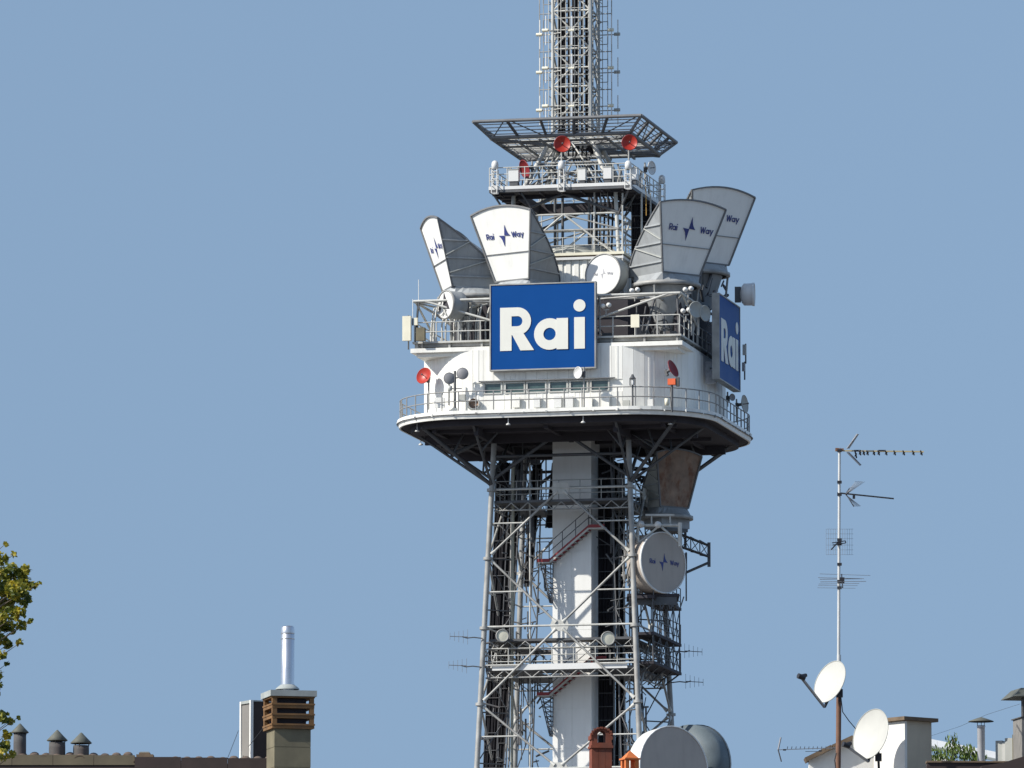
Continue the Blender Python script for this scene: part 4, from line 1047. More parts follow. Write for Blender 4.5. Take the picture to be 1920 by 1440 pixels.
panel_ant('white panel antenna at the right edge behind the side sign', 1396, 656, 3, .2, .6, .2, 'greybox')
panel_ant('narrow dark panel antenna below the right edge of the side sign', 1394, 688, 3, .14, .5, .2, 'greydome')
for (px, py, s_, lab) in ((964, 329, .58, 'white cabinet at the left end of the upper platform'), (1092, 327, .42, 'smaller white cabinet at the middle of the upper platform'), (1140, 324, .46, 'white cabinet right of middle on the upper platform'), (1190, 326, .34, 'narrow white cabinet beside the right post of the upper platform')):
    gear('cabinet', lab, 'cabinet', px, py, -4.0, [('case', MB().box(-s_/2, s_/2, -.2, .2, -.36, .3), 'whiteclean'), ('lid', MB().box(-s_/2-.02, s_/2+.02, -.23, .23, .301, .35), 'greybox'), ('stand', MB().box(-s_/2+.05, s_/2-.05, -.15, .15, -.6, -.361), 'steel_dark')])
for (px, py, lab, h_) in ((785, 545, 'thin white whip antenna at the left corner of the open level', 1.3), (774, 575, 'short white whip antenna left of the corner strut', 1.1)):
    gear('whip_antenna', lab, 'antenna', px, py+22, -7.7, [('rod', MB().tube((0, 0, 0), (0, 0, h_), .022, n=5), 'whiteclean'), ('socket', MB().tube((0, 0, -.4), (0, 0, 0), .05, n=6), 'steel_dark')])
gear('cable', 'thin orange yellow cable hanging from the right corner of the upper platform', 'cable', 1211, 352, -3.5, [('strand', MB().tube((0, 0, 0), (.02, 0, -1.6), .02, n=5), 'yellow')])
for (px, py, v, lab) in ((1136, 574, -7.9, 'pair of small white floodlights right of the large sign'), (1190, 545, -6.5, 'pair of small floodlights under the front shaded horn'), (1290, 543, -7.4, 'pair of small white floodlights at the right end of the frame beam'), (1286, 583, -7.6, 'cluster of white lamps beside the overlapping grey dishes')):
    gear('floodlight', lab, 'floodlight', px, py, v, [('lamp', MB().lathe([(.001, -.2), (.13, -.14), (.14, .05), (.001, .14)], 10, 'y', c=(-.15, 0, 0)), 'whiteclean'), ('lamp', MB().lathe([(.001, -.2), (.13, -.14), (.14, .05), (.001, .14)], 10, 'y', c=(.18, 0, .05)), 'whiteclean'), ('bracket', MB().bar((-.15, .05, -.2), (.18, .05, -.2), .06).tube((0, .05, -.2), (0, .05, -.6), .04), 'steel')])
# dipole antennas up the mast
for i, py in enumerate((65, 136, 207)):
    row = ('top', 'middle', 'lowest')[i]
    for (px, dy, v, side) in ((1011, 0, -.4, 'far left outer'), (1022, -8, -1.2, 'left inner'), (1145, -9, .3, 'right inner'), (1157, -1, 1.0, 'far right outer'), (1071, -8, -1.75, 'front middle')):
        dx = TV(px, py, v).x; s = 1 if dx > 0 else -1
        inner = -s*(abs(dx) - 1.05) if 'front' not in side else 0
        parts = [('housing', MB().tube((-.17, 0, 0), (.17, 0, 0), .10 if 'front' not in side else .05, n=10), 'greybox' if s > 0 and 'outer' in side else 'cream'),
                 ('rod', MB().tube((.05, 0, -.85), (.05, 0, .85), .035, n=6), 'whiteclean')]
        parts.append(('arm', MB().tube((0, 0, -.02), (inner if inner else 0, 0 if inner else .6, -.02), .03, n=5), 'steel'))
        gear('dipole_antenna', f'{row} dipole antenna in view in the {side} column on the mast', 'dipole antenna', px, py+dy, v, parts, group='dipole antennas up the mast')
# yagi antennas on the legs
def yagi(root, a, b, n, L0, L1, m='aerial', axis=(0, 0, 1), r=.02):
    a = Vector(a); b = Vector(b); ax = Vector(axis)
    obj('boom', MB().tube(a, b, r*1.3, n=5), m, root)
    for i in range(n):
        t = i/(n-1); p = a.lerp(b, t); l = (L0 + (L1-L0)*t)/2
        obj('element', MB().tube(p-ax*l, p+ax*l, r*.8, n=4), m, root)
for (px, py, v, s, lab) in ((905, 1197, -4.6, -1, 'upper comb antenna reaching left from the tower leg'), (903, 1251, -4.6, -1, 'lower comb antenna reaching left from the tower leg'), (1256, 1223, 4.3, 1, 'upper comb antenna reaching right from the rear leg'), (1258, 1280, 4.3, 1, 'lower comb antenna reaching right from the rear leg')):
    r = thing('yagi_antenna', lab, 'antenna', at_tower(hp(px, py, v), 0), 'comb antennas on the tower legs')
    m = MB().path([(0, 0, 0), (s*.5, 0, .06), (s*.9, 0, .02), (s*1.15, 0, .1)], .035, 5); obj('arm', m, 'steel_dark', r)
    yagi(r, (s*.85, 0, .08), (s*1.85, 0, .02+.1*(s < 0)), 5, .85, .4, 'aerial', r=.018)
# ================================================================ FOREGROUND ROOFS
FY = 150.0
PXM = F / FY * 1.0               # about 93 pixels per metre here
def W3(px, py, Y=FY): return WP(px, py, Y)
def group_at(name, label, cat, px, py, Y=FY, yaw=0, group=None):
    return thing(name, label, cat, at_world(W3(px, py, Y), yaw), group)
# ---- left house
hL = thing('house', 'low house with olive brown roof edge along the lower left', 'house', Matrix.Translation((W3(250, 1415).x, FY, 0)))
zr = W3(0, 1412).z; x0 = W3(-420, 0).x - hL.location.x; x1 = W3(262, 0).x - hL.location.x; x2 = W3(520, 0).x - hL.location.x
obj('wall', MB().box(x0+.3, x2-.25, .5, 9.5, 0, zr-.5), 'wall', hL)
N = 9
for i in range(N):                                      # fascia in lengths, sagging a little
    a = x0 + (x1-x0)*i/N; b = x0 + (x1-x0)*(i+1)/N
    obj('fascia_board', MB().box(a+.004, b-.004, 0, .12, zr-.24, zr-.01-.004*i), 'fascia', hL)
zr2 = W3(400, 1424).z
for i in range(3):
    a = x1 + (x2-x1)*i/3; b = x1 + (x2-x1)*(i+1)/3
    obj('fascia_board', MB().box(a+.004, b-.004, -.15, -.03, zr2-.30, zr2-.01-.012*i+.05), 'roofbrown', hL)
sl = MB().add([(x0, .125, zr-.05), (x2, .125, zr2-.03), (x2, 5, zr-.15+.35), (x0, 5, zr+.3)], [(0, 1, 2, 3)]); 
obj('roof_soffit', MB().box(x0, x2, .02, 9.9, zr-.62, zr-.245), 'roofbrown', hL)
def clay_tile():
    mb = MB(); n = 6; L = .42
    for s in (0, 1):
        pass
    a = [(-.11*math.cos(math.pi*i/n), 0, .075*math.sin(math.pi*i/n)) for i in range(n+1)]
    b = [(.85*p[0], L, .85*p[2]+.02) for p in a]
    a2 = [(.82*p[0], 0, .80*p[2]) for p in a]; b2 = [(.68*p[0], L, .80*p[2]+.01) for p in a]
    m = n+1
    mb.add(a+b, [(i, i+1, m+i+1, m+i) for i in range(n)], True); mb.add(a2+b2, [(i+1, i, m+i, m+i+1) for i in range(n)], True)
    mb.add(a+a2, [(i+1, i, m+i, m+i+1) for i in range(n)])
    return mb.mesh('roof_tile')
tm_ = clay_tile(); tm_.materials.append(M['tile'])
nt_ = int((x2-x0)/.235)
for i in range(min(nt_, 46)):
    if (nt_ > 46) and x2 - (i+.5)*.235 > x1: continue
    x = x0 + (i+.5)*(x2-x0)/nt_ if nt_ <= 46 else x2 - (i+.5)*.235
    for j in range(2):
        o = bpy.data.objects.new('roof_tile', tm_); C.objects.link(o); o.parent = hL
        base = zr - .035 if x < x1 else zr2 + .01
        o.matrix_local = Matrix.Translation((x + random.uniform(-.01, .01), .02 + j*.33 + random.uniform(-.02, .02) - (.1 if x > x1 else 0), base - .085 + j*.05 + random.uniform(-.008, .008))) @ Matrix.Rotation(R(8) + random.uniform(-.03, .03), 4, 'X')
obj('roof_slope', MB().add([(x0, .2, zr-.06), (x1, .2, zr-.06), (x1, 5, zr+.42-.3), (x0, 5, zr+.12)], [(0, 1, 2, 3)]).add([(x1, .1, zr2-.06), (x2, .1, zr2-.08), (x2, 5, zr2), (x1, 5, zr2)], [(0, 1, 2, 3)]), 'tile', hL)
# three conical vents
for (px, w, yt, yc0, yc1, cw, lab) in ((37, 24, 1375, 1373, 1357, 34, 'tallest dark vent pipe with cone cap beside the tree leaves'), (107, 31, 1392, 1388, 1369, 40, 'middle one of three cone-capped vents on the left roof'), (152, 30, 1398, 1393, 1374, 41, 'squat rightmost of the three cone-capped vents on the left roof')):
    r = group_at('roof_vent', lab, 'roof vent', px, 1414, FY+.6)
    s = (FY+.6)/F; H = (1414-yt)*s*1.01
    obj('pipe', MB().lathe([(w*s/2, -.15), (w*s/2, H*.5), (w*s/2*.98, H), (w*s/2*.85, H), (w*s/2*.85, 0)], 20), 'darkvent', r)
    h0, h1_ = (1414-yc0)*s, (1414-yc1)*s
    obj('cone_cap', MB().lathe([(cw*s/2*.94, h0-.015), (cw*s/2, h0), (cw*s/2*.52, h0+(h1_-h0)*.52), (.02, h1_), (.001, h1_+.01)], 20), 'ventcap', r)
    m = MB()
    for a in (20, 140, 260): m.bar((w*s/2*.9*math.cos(R(a)), w*s/2*.9*math.sin(R(a)), H-.06), (cw*s/2*.8*math.cos(R(a)), cw*s/2*.8*math.sin(R(a)), h0+.03), .018)
    obj('cap_stay', m, 'darkvent', r)
r = group_at('skylight', 'low dark roof hatch on the left roof edge', 'roof hatch', 272, 1420, FY+.3)
obj('hatch_frame', MB().box(-.17, .17, -.15, .3, -.05, .05).box(-.12, .1, -.1, .25, .05, .09), 'coping', r); obj('hatch_lid', MB().box(-.1, .08, -.08, .2, .091, .11), 'slab', r)
# ---- chimney with clay cowl and steel flue
ch = group_at('chimney', 'square chimney with slotted ochre clay cowl and slab top on the left roof', 'chimney', 541, 1440, FY-1, yaw=14)
s = (FY-1)/F
def cz(py): return (1440-py)*s*1.006
wq = 66*s/2/.97*1.0
obj('stack', MB().box(-wq, wq, -wq, wq, -3.5, cz(1369)), 'olive', ch)
for k, z in enumerate((cz(1369)-.02,)): pass
for (za, zb) in ((-3.4, -1.6), (-1.59, -.02), (-.01, cz(1404)), (cz(1403), cz(1371))):
    obj('render_band', MB().box(-wq-.008, wq+.008, -wq-.008, wq+.008, za, zb), 'olive', ch)
wc = 80*s/2/.99
tiers = [(1369, 1350), (1350, 1331), (1331, 1312)]
for (ya, yb) in tiers:
    z0_, z1_ = cz(ya), cz(yb); h_ = z1_-z0_
    t = MB()
    lipo = wc+.012
    # lower tray, corner blocks, open slots
    t.box(-wc, wc, -wc, wc, z0_, z0_+h_*.36)
    obj('cowl_tray', t, 'cowl', ch)
    for sx in (-1, 1):
        for sy in (-1, 1): obj('cowl_corner', MB().box(sx*wc*.99, sx*wc*.78, sy*wc*.99, sy*wc*.78, z0_+h_*.421, z1_-.001), 'cowl', ch)
    obj('cowl_lip', MB().box(-lipo, lipo, -lipo, -lipo+.03, z0_+h_*.30, z0_+h_*.47).box(-lipo, -lipo+.03, -lipo+.031, lipo, z0_+h_*.30, z0_+h_*.47), 'cowl', ch)
obj('cowl_top', MB().box(-wc-.01, wc+.01, -wc-.01, wc+.01, cz(1312), cz(1309.5)), 'cowl', ch)
obj('cowl_core', MB().box(-wc*.68, wc*.68, -wc*.68, wc*.68, cz(1369)+.01, cz(1312)-.01), 'under', ch)
obj('top_slab', MB().box(-wc*1.10, wc*1.10, -wc*1.10, wc*1.10, cz(1309), cz(1298)), 'slab', ch)
fl = group_at('metal_flue', 'shiny stainless steel flue pipe rising from the chimney slab', 'flue', 539, 1297, FY-1)
def fz(py): return (1297-py)*s*1.006
obj('pipe', MB().lathe([(.135, -.05), (.135, fz(1189)), (.12, fz(1188))], 24), 'stainless', fl)
obj('joint_band', MB().lathe([(.137, fz(1199)), (.141, fz(1198)), (.141, fz(1197)), (.137, fz(1196))], 24), 'stainless', fl)
obj('cap', MB().lathe([(.138, fz(1189)), (.142, fz(1187)), (.13, fz(1177)), (.11, fz(1174)), (.09, fz(1174)), (.09, fz(1180))], 24), 'stainless', fl)
obj('storm_collar', MB().lathe([(.24, fz(1293)), (.235, fz(1291)), (.14, fz(1284)), (.136, fz(1284))], 24), 'slab', fl)
# ---- framed box behind the chimney
bx = group_at('roof_box', 'tall box with white framed grey side panel left of the chimney', 'roof box', 471, 1440, FY+2, yaw=28)
s = (FY+2)/F
H = (1440-1312)*s
obj('body', MB().box(.012, .75, 0.012, .48, -1.5, H-.03), 'roofbrown', bx)
obj('side_panel', MB().box(.0, .011, .04, .44, -1.5, H-.05), 'panelgrey', bx)  # grey kept darker to stand in for shade on this side
for (y_, hh_) in ((-.02, H), (.44, H)): obj('frame_post', MB().box(-.03, .035, y_, y_+.05, -1.5, hh_), 'plaster', bx)
obj('frame_top', MB().box(-.03, .035, .031, .439, H-.06, H), 'slab', bx); obj('lid', MB().box(.036, .8, -.01, .5, H-.029, H), 'slab', bx)
wr = MB(); a = bx.matrix_world.inverted() @ W3(513, 1340, FY-1.6); b = bx.matrix_world.inverted() @ W3(466, 1400, FY+1.8); wr.tube(a, b, .006, n=4)
wire = thing('guy_wire', 'thin dark wire slanting past the framed roof box', 'wire', bx.matrix_world.copy()); obj('strand', wr, 'black', wire)
wire2 = thing('guy_wire', 'thin wire sloping down to the roof left of the framed box', 'wire', bx.matrix_world.copy())
obj('strand', MB().tube(bx.matrix_world.inverted() @ W3(447, 1370, FY+2), bx.matrix_world.inverted() @ W3(425, 1426, FY+1.5), .006, n=4), 'black', wire2)
sb = group_at('roof_step', 'low pale sloping upstand at the foot of the framed box', 'upstand', 444, 1428, FY+2.4)
obj('slope', MB().add([(-.13, -.1, -.1), (.13, -.1, -.1), (.13, -.1, .12), (-.13, .3, -.1), (.13, .3, -.1), (.13, .3, .12)], [(0, 1, 2), (5, 4, 3), (0, 2, 5, 3), (1, 4, 5, 2), (0, 3, 4, 1)]), 'slab', sb)
# ---- red terracotta chimneys in the middle
br_ = thing('brick_chimney', 'dark red brick chimney with arched bell opening in front of the tower', 'chimney', at_world(W3(1126, 1440, 170), 8))
s = 170/F
def bz(py): return (1440-py)*s*1.006
w_ = 19*s
for (x0_, x1_) in ((-w_, -w_*.36), (-w_*.34, w_*.34), (w_*.36, w_)):
    obj('shaft_rib', MB().box(x0_, x1_, -w_*.9, w_*.9, -8, bz(1404)), 'terra', br_)
obj('shaft_core', MB().box(-w_*.9, w_*.9, -w_*.8, w_*.8, -8, bz(1404)-.005), 'terra', br_)
obj('cornice', MB().box(-w_*1.12, w_*1.12, -w_*1.05, w_*1.05, bz(1404)+.001, bz(1399)), 'terra', br_)
obj('cornice', MB().box(-w_*1.02, w_*1.02, -w_, w_, bz(1399)+.001, bz(1394)), 'terra', br_)
zi = bz(1394); zc_ = bz(1380); ro = w_*.98; ri = w_*.42
n = 14; out = [(-ro, zi), (-ro, zc_)] + [(-ro*math.cos(math.pi*i/n), zc_ + ro*.72*math.sin(math.pi*i/n)) for i in range(1, n)] + [(ro, zc_), (ro, zi)]
inn = [(-ri, zi), (-ri, zc_)] + [(-ri*math.cos(math.pi*i/n), zc_ + ri*1.1*math.sin(math.pi*i/n)) for i in range(1, n)] + [(ri, zc_), (ri, zi)]
m = MB(); N = len(out)
for i in range(N-1):
    q = [out[i], inn[i], inn[i+1], out[i+1]]
    m.add([(p[0], -w_*.8, p[1]) for p in q] + [(p[0], w_*.8, p[1]) for p in q], [(0, 1, 2, 3), (7, 6, 5, 4), (0, 3, 7, 4), (1, 5, 6, 2)])
obj('arched_head', m, 'terra', br_)
m = MB()
for i in range(9):
    a = math.pi*(i+.5)/9; m.cbox((-ro*1.03*math.cos(a), -w_*.82, zc_ + ro*.75*math.sin(a)), .06, .06, .045)
obj('voussoir_tips', m, 'terra', br_)
for sx in (-1, 1): obj('impost_block', MB().box(sx*ro*.98, sx*ro*1.13, -w_*.85, w_*.85, bz(1388), bz(1380)), 'terra', br_)
cp = thing('chimney_pot', 'small bright orange chimney pot with pyramid cap', 'chimney pot', at_world(W3(1181, 1440, 168), 20))
s = 168/F
def pz(py): return (1440-py)*s*1.006
m = MB(); rr = 13*s
for a in (45, 135, 225, 315): m.cbox((rr*1.05*math.cos(R(a)), rr*1.05*math.sin(R(a)), pz(1433)), .09, .09, pz(1423)-pz(1443))
obj('pillar', m, 'terra2', cp); obj('pot_body', MB().box(-rr*.9, rr*.9, -rr*.9, rr*.9, -8, pz(1440)-.01), 'terra2', cp)
obj('cap_rim', MB().box(-rr*1.2, rr*1.2, -rr*1.2, rr*1.2, pz(1425), pz(1422)), 'terra2', cp)
q = rr*1.0; obj('pyramid_cap', MB().add([(-q, -q, pz(1422)), (q, -q, pz(1422)), (q, q, pz(1422)), (-q, q, pz(1422)), (0, 0, pz(1407))], [(0, 1, 4), (1, 2, 4), (2, 3, 4), (3, 0, 4)]), 'terra2', cp)
hM = thing('house', 'tiled house just below the frame carrying the red chimneys', 'house', Matrix.Translation((W3(1150, 0, 172).x, 172, 0)))
zz = W3(0, 1500, 172).z
obj('wall', MB().box(-5, 5, -3, 5, 0, zz-1.2), 'wall', hM)
obj('roof', MB().add([(-5.3, -3.3, zz-1.3), (5.3, -3.3, zz-1.3), (5.3, 1, zz), (-5.3, 1, zz), (5.3, 5.3, zz-1.3), (-5.3, 5.3, zz-1.3)], [(0, 1, 2, 3), (3, 2, 4, 5), (1, 4, 2), (0, 3, 5)]), 'tile', hM)
# ---- right house: white plastered penthouse
D2 = 152.0
hR = thing('house', 'white plastered penthouse wall with brown coping at the lower right', 'house', Matrix.Translation((W3(1620, 0, D2).x, D2, 0)))
ox = hR.location.x
def HR(px, py, Y=D2): p = W3(px, py, Y); return (p.x-ox, Y-D2, p.z)
# gable wall: front plane with sloping top
top = [(1509, 1428), (1560, 1404), (1600, 1386), (1665, 1362), (1690, 1350)]
front = [HR(px, py) for px, py in top]
zbot = 0
poly = [(p[0], p[2]) for p in front] + [(HR(1690, 1350)[0], 0), (HR(1517, 0)[0], 0)]
poly[0] = (HR(1517, 1428)[0], HR(1517, 1424)[2])
obj('wall', MB().prism([(p[0], p[1]) for p in reversed(poly)], 0, .35, 'y'), 'plaster', hR)
for (a, b) in zip(top, top[1:-1]):
    p, q = Vector(HR(*a)), Vector(HR(*b)); obj('coping_stone', MB().bar(p + Vector((.01, .12, .03)), q + Vector((-.01, .12, .03)), .62, .085), 'coping', hR)
# chimney block: sunlit left and shaded front put into the plaster colours
cb = thing('chimney', 'broad plastered chimney block with white sunlit left face and front coloured beige for shade behind the round dish', 'chimney', at_world(W3(1697, 1440, D2-.8), 38))
s = (D2-.8)/F
def c2(py): return (1440-py)*s*1.006
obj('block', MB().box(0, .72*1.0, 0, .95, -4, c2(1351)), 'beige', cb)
obj('lit_side_render', MB().box(-.012, -.001, .0, .95, -4, c2(1352)), 'plaster', cb)
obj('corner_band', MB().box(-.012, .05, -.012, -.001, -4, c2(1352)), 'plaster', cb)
obj('cap_slab', MB().box(-.10, .82, -.10, 1.05, c2(1351)+.002, c2(1344)), 'coping', cb)
# roof behind with plants
pr = thing('terrace_roof', 'pale metal terrace roof behind green plants at the lower right', 'roof', Matrix.Translation(W3(1800, 1440, D2+6)))
def PR(px, py, Y): p = W3(px, py, Y); o_ = pr.location; return Vector((p.x-o_.x, p.y-o_.y, p.z-o_.z))
y_ = D2+6
a, b = PR(1738, 1384, y_), PR(1868, 1410, y_); n_ = 7
for i in range(n_):
    p, q = a.lerp(b, i/n_), a.lerp(b, (i+1)/n_); d = Vector((0, -.3, -.16)); e = Vector((0, 0, -.03))
    p = p + Vector((.004, 0, 0))
    obj('roof_panel', MB().add([p, q, q+d, p+d, p+e, q+e, q+d+e, p+d+e], [(3, 2, 1, 0), (4, 5, 6, 7), (0, 1, 5, 4), (1, 2, 6, 5), (2, 3, 7, 6), (3, 0, 4, 7)]), 'whiteclean', pr)
obj('roof_panel_edge', MB().bar(a + Vector((0, -.31, -.2)), b + Vector((0, -.31, -.2)), .05, .05), 'slab', pr)
obj('wall', MB().add([a+Vector((0, .02, -.35)), b+Vector((0, .02, -.35)), Vector((b.x, .02, -pr.location.z)), Vector((a.x, .02, -pr.location.z)), a+Vector((0, .3, -.35)), b+Vector((0, .3, -.35)), Vector((b.x, .3, -pr.location.z)), Vector((a.x, .3, -pr.location.z))], [(3, 2, 1, 0), (4, 5, 6, 7), (0, 1, 5, 4), (1, 2, 6, 5), (2, 3, 7, 6), (3, 0, 4, 7)]), 'plaster', pr)
lw = thing('parapet', 'dark brown parapet in front of the plants at the bottom right', 'parapet', Matrix.Translation(W3(1830, 1440, D2-2)))
s = (D2-2)/F
obj('wall', MB().box(-92*s, 130*s, 0, .3, -W3(1830, 1440, D2-2).z, 10*s), 'roofbrown', lw)
for i in range(6): obj('cap_stone', MB().box((-93+i*37)*s, (-93+(i+1)*37)*s-.006, -.04, .34, 10*s+.002, (13.5)*s-.002*i), 'coping', lw)
# plants
def leafcloud(mb, c, rad, n, size, flat=1.0, up=False):
    for _ in range(n):
        while True:
            d = Vector((random.uniform(-1, 1), random.uniform(-1, 1), random.uniform(-1, 1)))
            if d.length < 1: break
        p = Vector(c) + Vector((d.x*rad[0], d.y*rad[1], d.z*rad[2]))
        nrm = Vector((random.gauss(0, 1), random.gauss(0, 1) - .3, random.gauss(0, 1) + .5)).normalized()
        u = nrm.orthogonal().normalized(); u = (Matrix.Rotation(random.uniform(0, 6.28), 3, nrm) @ u); v = nrm.cross(u)
        if up: u = (Vector((random.gauss(0, .35), random.gauss(0, .35), 1))).normalized(); v = u.cross(nrm).normalized()
        l = size*random.uniform(.65, 1.3); w = l*(.22 if up else .5)
        b = nrm*l*.12
        mb.add([p - u*l*.5, p - u*l*.1 + v*w + b, p + u*l*.15 + v*w*.7 + b, p + u*l*.6, p + u*l*.1 - v*w*.8 + b, p - u*l*.15 - v*w + b], [(0, 1, 2, 3), (0, 3, 4, 5)])
pp = [(1755, 1418, .25, .22, 'low spreading shrub beside the plastered chimney block'), (1786, 1402, .16, .34, 'tallest shrub with upright leaves on the terrace'), (1812, 1414, .2, .2, 'bushy shrub left of the metal flue'), (1836, 1422, .15, .14, 'low shrub at the foot of the metal flue')]
for px, py, rx, rz, lab in pp:
    base = W3(px, 1440, D2+1.2); c_ = W3(px, py, D2+1.2)
    t = thing('terrace_plant', lab, 'plant', Matrix.Translation(base), 'shrubs on the terrace')
    m = MB(); leafcloud(m, c_-base, (rx, .25, rz), 170, .085, up=True); obj('foliage', m, 'plantleaf', t, stuff=True)
    m = MB()
    for i in range(5): m.tube((random.uniform(-.05, .05), 0, -.3), Vector((random.uniform(-rx, rx)*.7, random.uniform(-.1, .1), (c_-base).z+rz*.5)), .008, n=4)
    obj('stem', m, 'bark', t)
# small flue
sf = group_at('metal_flue', 'slim metal flue with flat conical rain cap at the lower right', 'flue', 1840, 1432, D2)
s = D2/F
obj('pipe', MB().lathe([(7.2*s, -.6), (7.2*s, 68*s), (8*s, 69*s), (8*s, 72*s), (6.5*s, 72*s)], 18), 'flue2', sf)
m = MB()
for a in (30, 150, 270): m.bar((7*s*math.cos(R(a)), 7*s*math.sin(R(a)), 68*s), (8*s*math.cos(R(a)), 8*s*math.sin(R(a)), 81*s), .012)
obj('cap_stay', m, 'darkvent', sf)
obj('rain_cap', MB().lathe([(24*s, 79*s), (24*s, 80*s), (10*s, 85*s), (2*s, 87.5*s), (.001, 88*s)], 22), 'ventcap', sf)
# right edge chimney with slab cap and stepped grey blocks
rc = thing('chimney', 'grey chimney with wide sheet metal cap cut by the right picture edge', 'chimney', at_world(W3(1943, 1440, D2-1), 12))
s = (D2-1)/F
obj('stack', MB().box(-34*s, 30*s, -.25, .4, -6, 92*s), 'panelgrey', rc)
for sx in (-27, 24): obj('cap_leg', MB().box((sx-4)*s, (sx+4)*s, -.2, -.1, 92*s, 131*s), 'darkvent', rc)
obj('inner_pipe', MB().box(-20*s, 20*s, -.05, .3, 94.1*s+.001, 130*s), 'darkvent', rc)
obj('mid_plate', MB().box(-37*s, 34*s, -.28, .43, 92.1*s, 94*s), 'darkvent', rc)
q = [(-53*s, -.45, 131*s), (50*s, -.45, 131*s), (50*s, .6, 131*s), (-53*s, .6, 131*s), (-36*s, -.3, 148*s), (35*s, -.3, 148*s), (35*s, .45, 148*s), (-36*s, .45, 148*s)]
obj('cap', MB().add(q, [(0, 3, 2, 1), (4, 5, 6, 7), (0, 1, 5, 4), (1, 2, 6, 5), (2, 3, 7, 6), (3, 0, 4, 7)]), 'ventcap', rc)
gb = thing('low_wall', 'stepped grey boarded wall between the slim flue and the right edge', 'wall', at_world(W3(1888, 1440, D2), -20))
s = D2/F
for i, (xa, xb, t_, mt) in enumerate(((-22, -9, 52, 'greybox'), (-8.5, -3, 48, 'steel_light'), (-2.5, 12, 56, 'greybox'), (12.5, 17, 62, 'olive'), (17.5, 32, 60, 'greybox'))):
    obj('board', MB().box(xa*s, xb*s, -.02*i, .2, -5, t_*s), mt, gb)
dg = thing('roof_slope', 'dark roof slope rising to the right at the bottom right corner', 'roof', Matrix.Translation(W3(1900, 1440, D2-2.5)))
s = (D2-2.5)/F
obj('slope', MB().prism([(-60*s, -8), (80*s, -8), (80*s, 60*s), (20*s, 22*s), (-20*s, 10*s), (-60*s, 4*s)], 0, .5, 'y'), 'roofbrown', dg)
wg = thing('guy_wire', 'thin dark cable rising to the chimney at the right edge', 'wire', Matrix.Translation(W3(1745, 1380, D2+1)))
o_ = wg.location; obj('strand', MB().path([W3(1745, 1380, D2+1)-o_, W3(1800, 1362, D2+1)-o_, W3(1850, 1340, D2+.5)-o_, W3(1912, 1320, D2)-o_], .0035, 4), 'black', wg)
# ---- aerial mast with its antennas
AY = 149.0; s = AY/F
mp = W3(1572, 1440, AY)
am = thing('aerial_mast', 'tall thin aerial mast, pale above and rusty below, carrying antennas and a dish', 'mast', Matrix.Translation(mp))
def A_(px, py, dy=0): p = W3(px, py, AY+dy); return p - mp
obj('lower_tube', MB().tube(A_(1571, 1500), A_(1573, 1290), 5*s, n=12), 'polerust', am)
obj('middle_tube', MB().tube(A_(1573, 1290), A_(1573, 1228), 4*s, n=12), 'polewhite', am)
obj('upper_tube', MB().tube(A_(1572.5, 1228), A_(1574, 840), 3.1*s, 2.6*s, n=12), 'polewhite', am)
for py in (845, 904, 927, 1012, 1020, 1058, 1090, 1102):
    obj('clamp', MB().cbox(A_(1574, py, -.02), .09, .09, .05), 'black', am)
obj('cable', MB().path([A_(1576, 1300, -.1), A_(1580, 1335, -.2), A_(1592, 1352, -.2), A_(1604, 1366, -.1)], .010, 5).path([A_(1567, 1440, -.1), A_(1565, 1425, -.1), A_(1568, 1412, -.1)], .012, 5), 'black', am)
def corner_yagi(label, px, py, x_end, y_end, n, refl, mt_boom='aerial', drop=11):
    r = thing('tv_antenna', label, 'antenna', Matrix.Translation(W3(px, py, AY)), 'tv antennas on the roof mast')
    o_ = W3(px, py, AY)
    def Q(x, y, dy=0): return W3(x, y, AY+dy) - o_
    obj('boom', MB().bar(Q(px, py), Q(x_end, y_end), .028), mt_boom, r)
    return r, Q
r, Q = corner_yagi('top antenna on the mast with a long row of dark directors', 1566, 845, 1732, 847, 12, 1, 'boom')
for i, x in enumerate((1604, 1612, 1619, 1626, 1638, 1647, 1661, 1677, 1694, 1712, 1727)):
    h_ = 13 if i == 0 else 7.5
    obj('director', MB().tube(Q(x-1, 845.0+0, -.11), Q(x+2, 845.5+h_, .02), .016, n=5).tube(Q(x+2, 845.5+h_*.4, -.0), Q(x-1, 846+h_*.7, .13), .014, n=5), 'black', r)
obj('director_joiner', MB().bar(Q(1647, 845, -.06), Q(1661, 845, -.06), .03).bar(Q(1601, 845, -.06), Q(1614, 845, -.06), .03), 'black', r)
m = MB()
for i in range(7):
    for (xa, ya, xb, yb) in ((1588, 841, 1606, 814), (1588, 848, 1611, 872)):
        dy = -.14 + i*.045; m.tube(Q(xa+i*.7, ya, dy), Q(xb+i*.7, yb, dy), .006, n=4)
for (xa, ya, xb, yb) in ((1588, 841, 1608, 814), (1588, 848, 1613, 873)): m.tube(Q(xa, ya, -.15), Q(xb, yb, -.15), .013, n=5).tube(Q((xa+xb)/2, (ya+yb)/2, -.16), Q((xa+xb)/2, (ya+yb)/2, .16), .008, n=4).tube(Q(xb, yb, -.16), Q(xb, yb, .16), .008, n=4)
obj('corner_reflector', m, 'aerial', r)
obj('head_bracket', MB().bar(Q(1567, 843), Q(1582, 843), .045).cbox(Q(1570, 843), .08, .07, .06), 'polerust', r)
r, Q = corner_yagi('second antenna from the top, short dark boom tilting down to the right', 1570, 924, 1676, 935, 8, 1, 'black')
m = MB()
for i in range(9): m.tube(Q(1586+i*.3, 924+2, -.22+i*.055), Q(1604+i*2.2, 903, -.22+i*.055), .0035, n=4).tube(Q(1584, 926, -.22+i*.055), Q(1602+i*1.5, 949, -.22+i*.055), .0035, n=4)
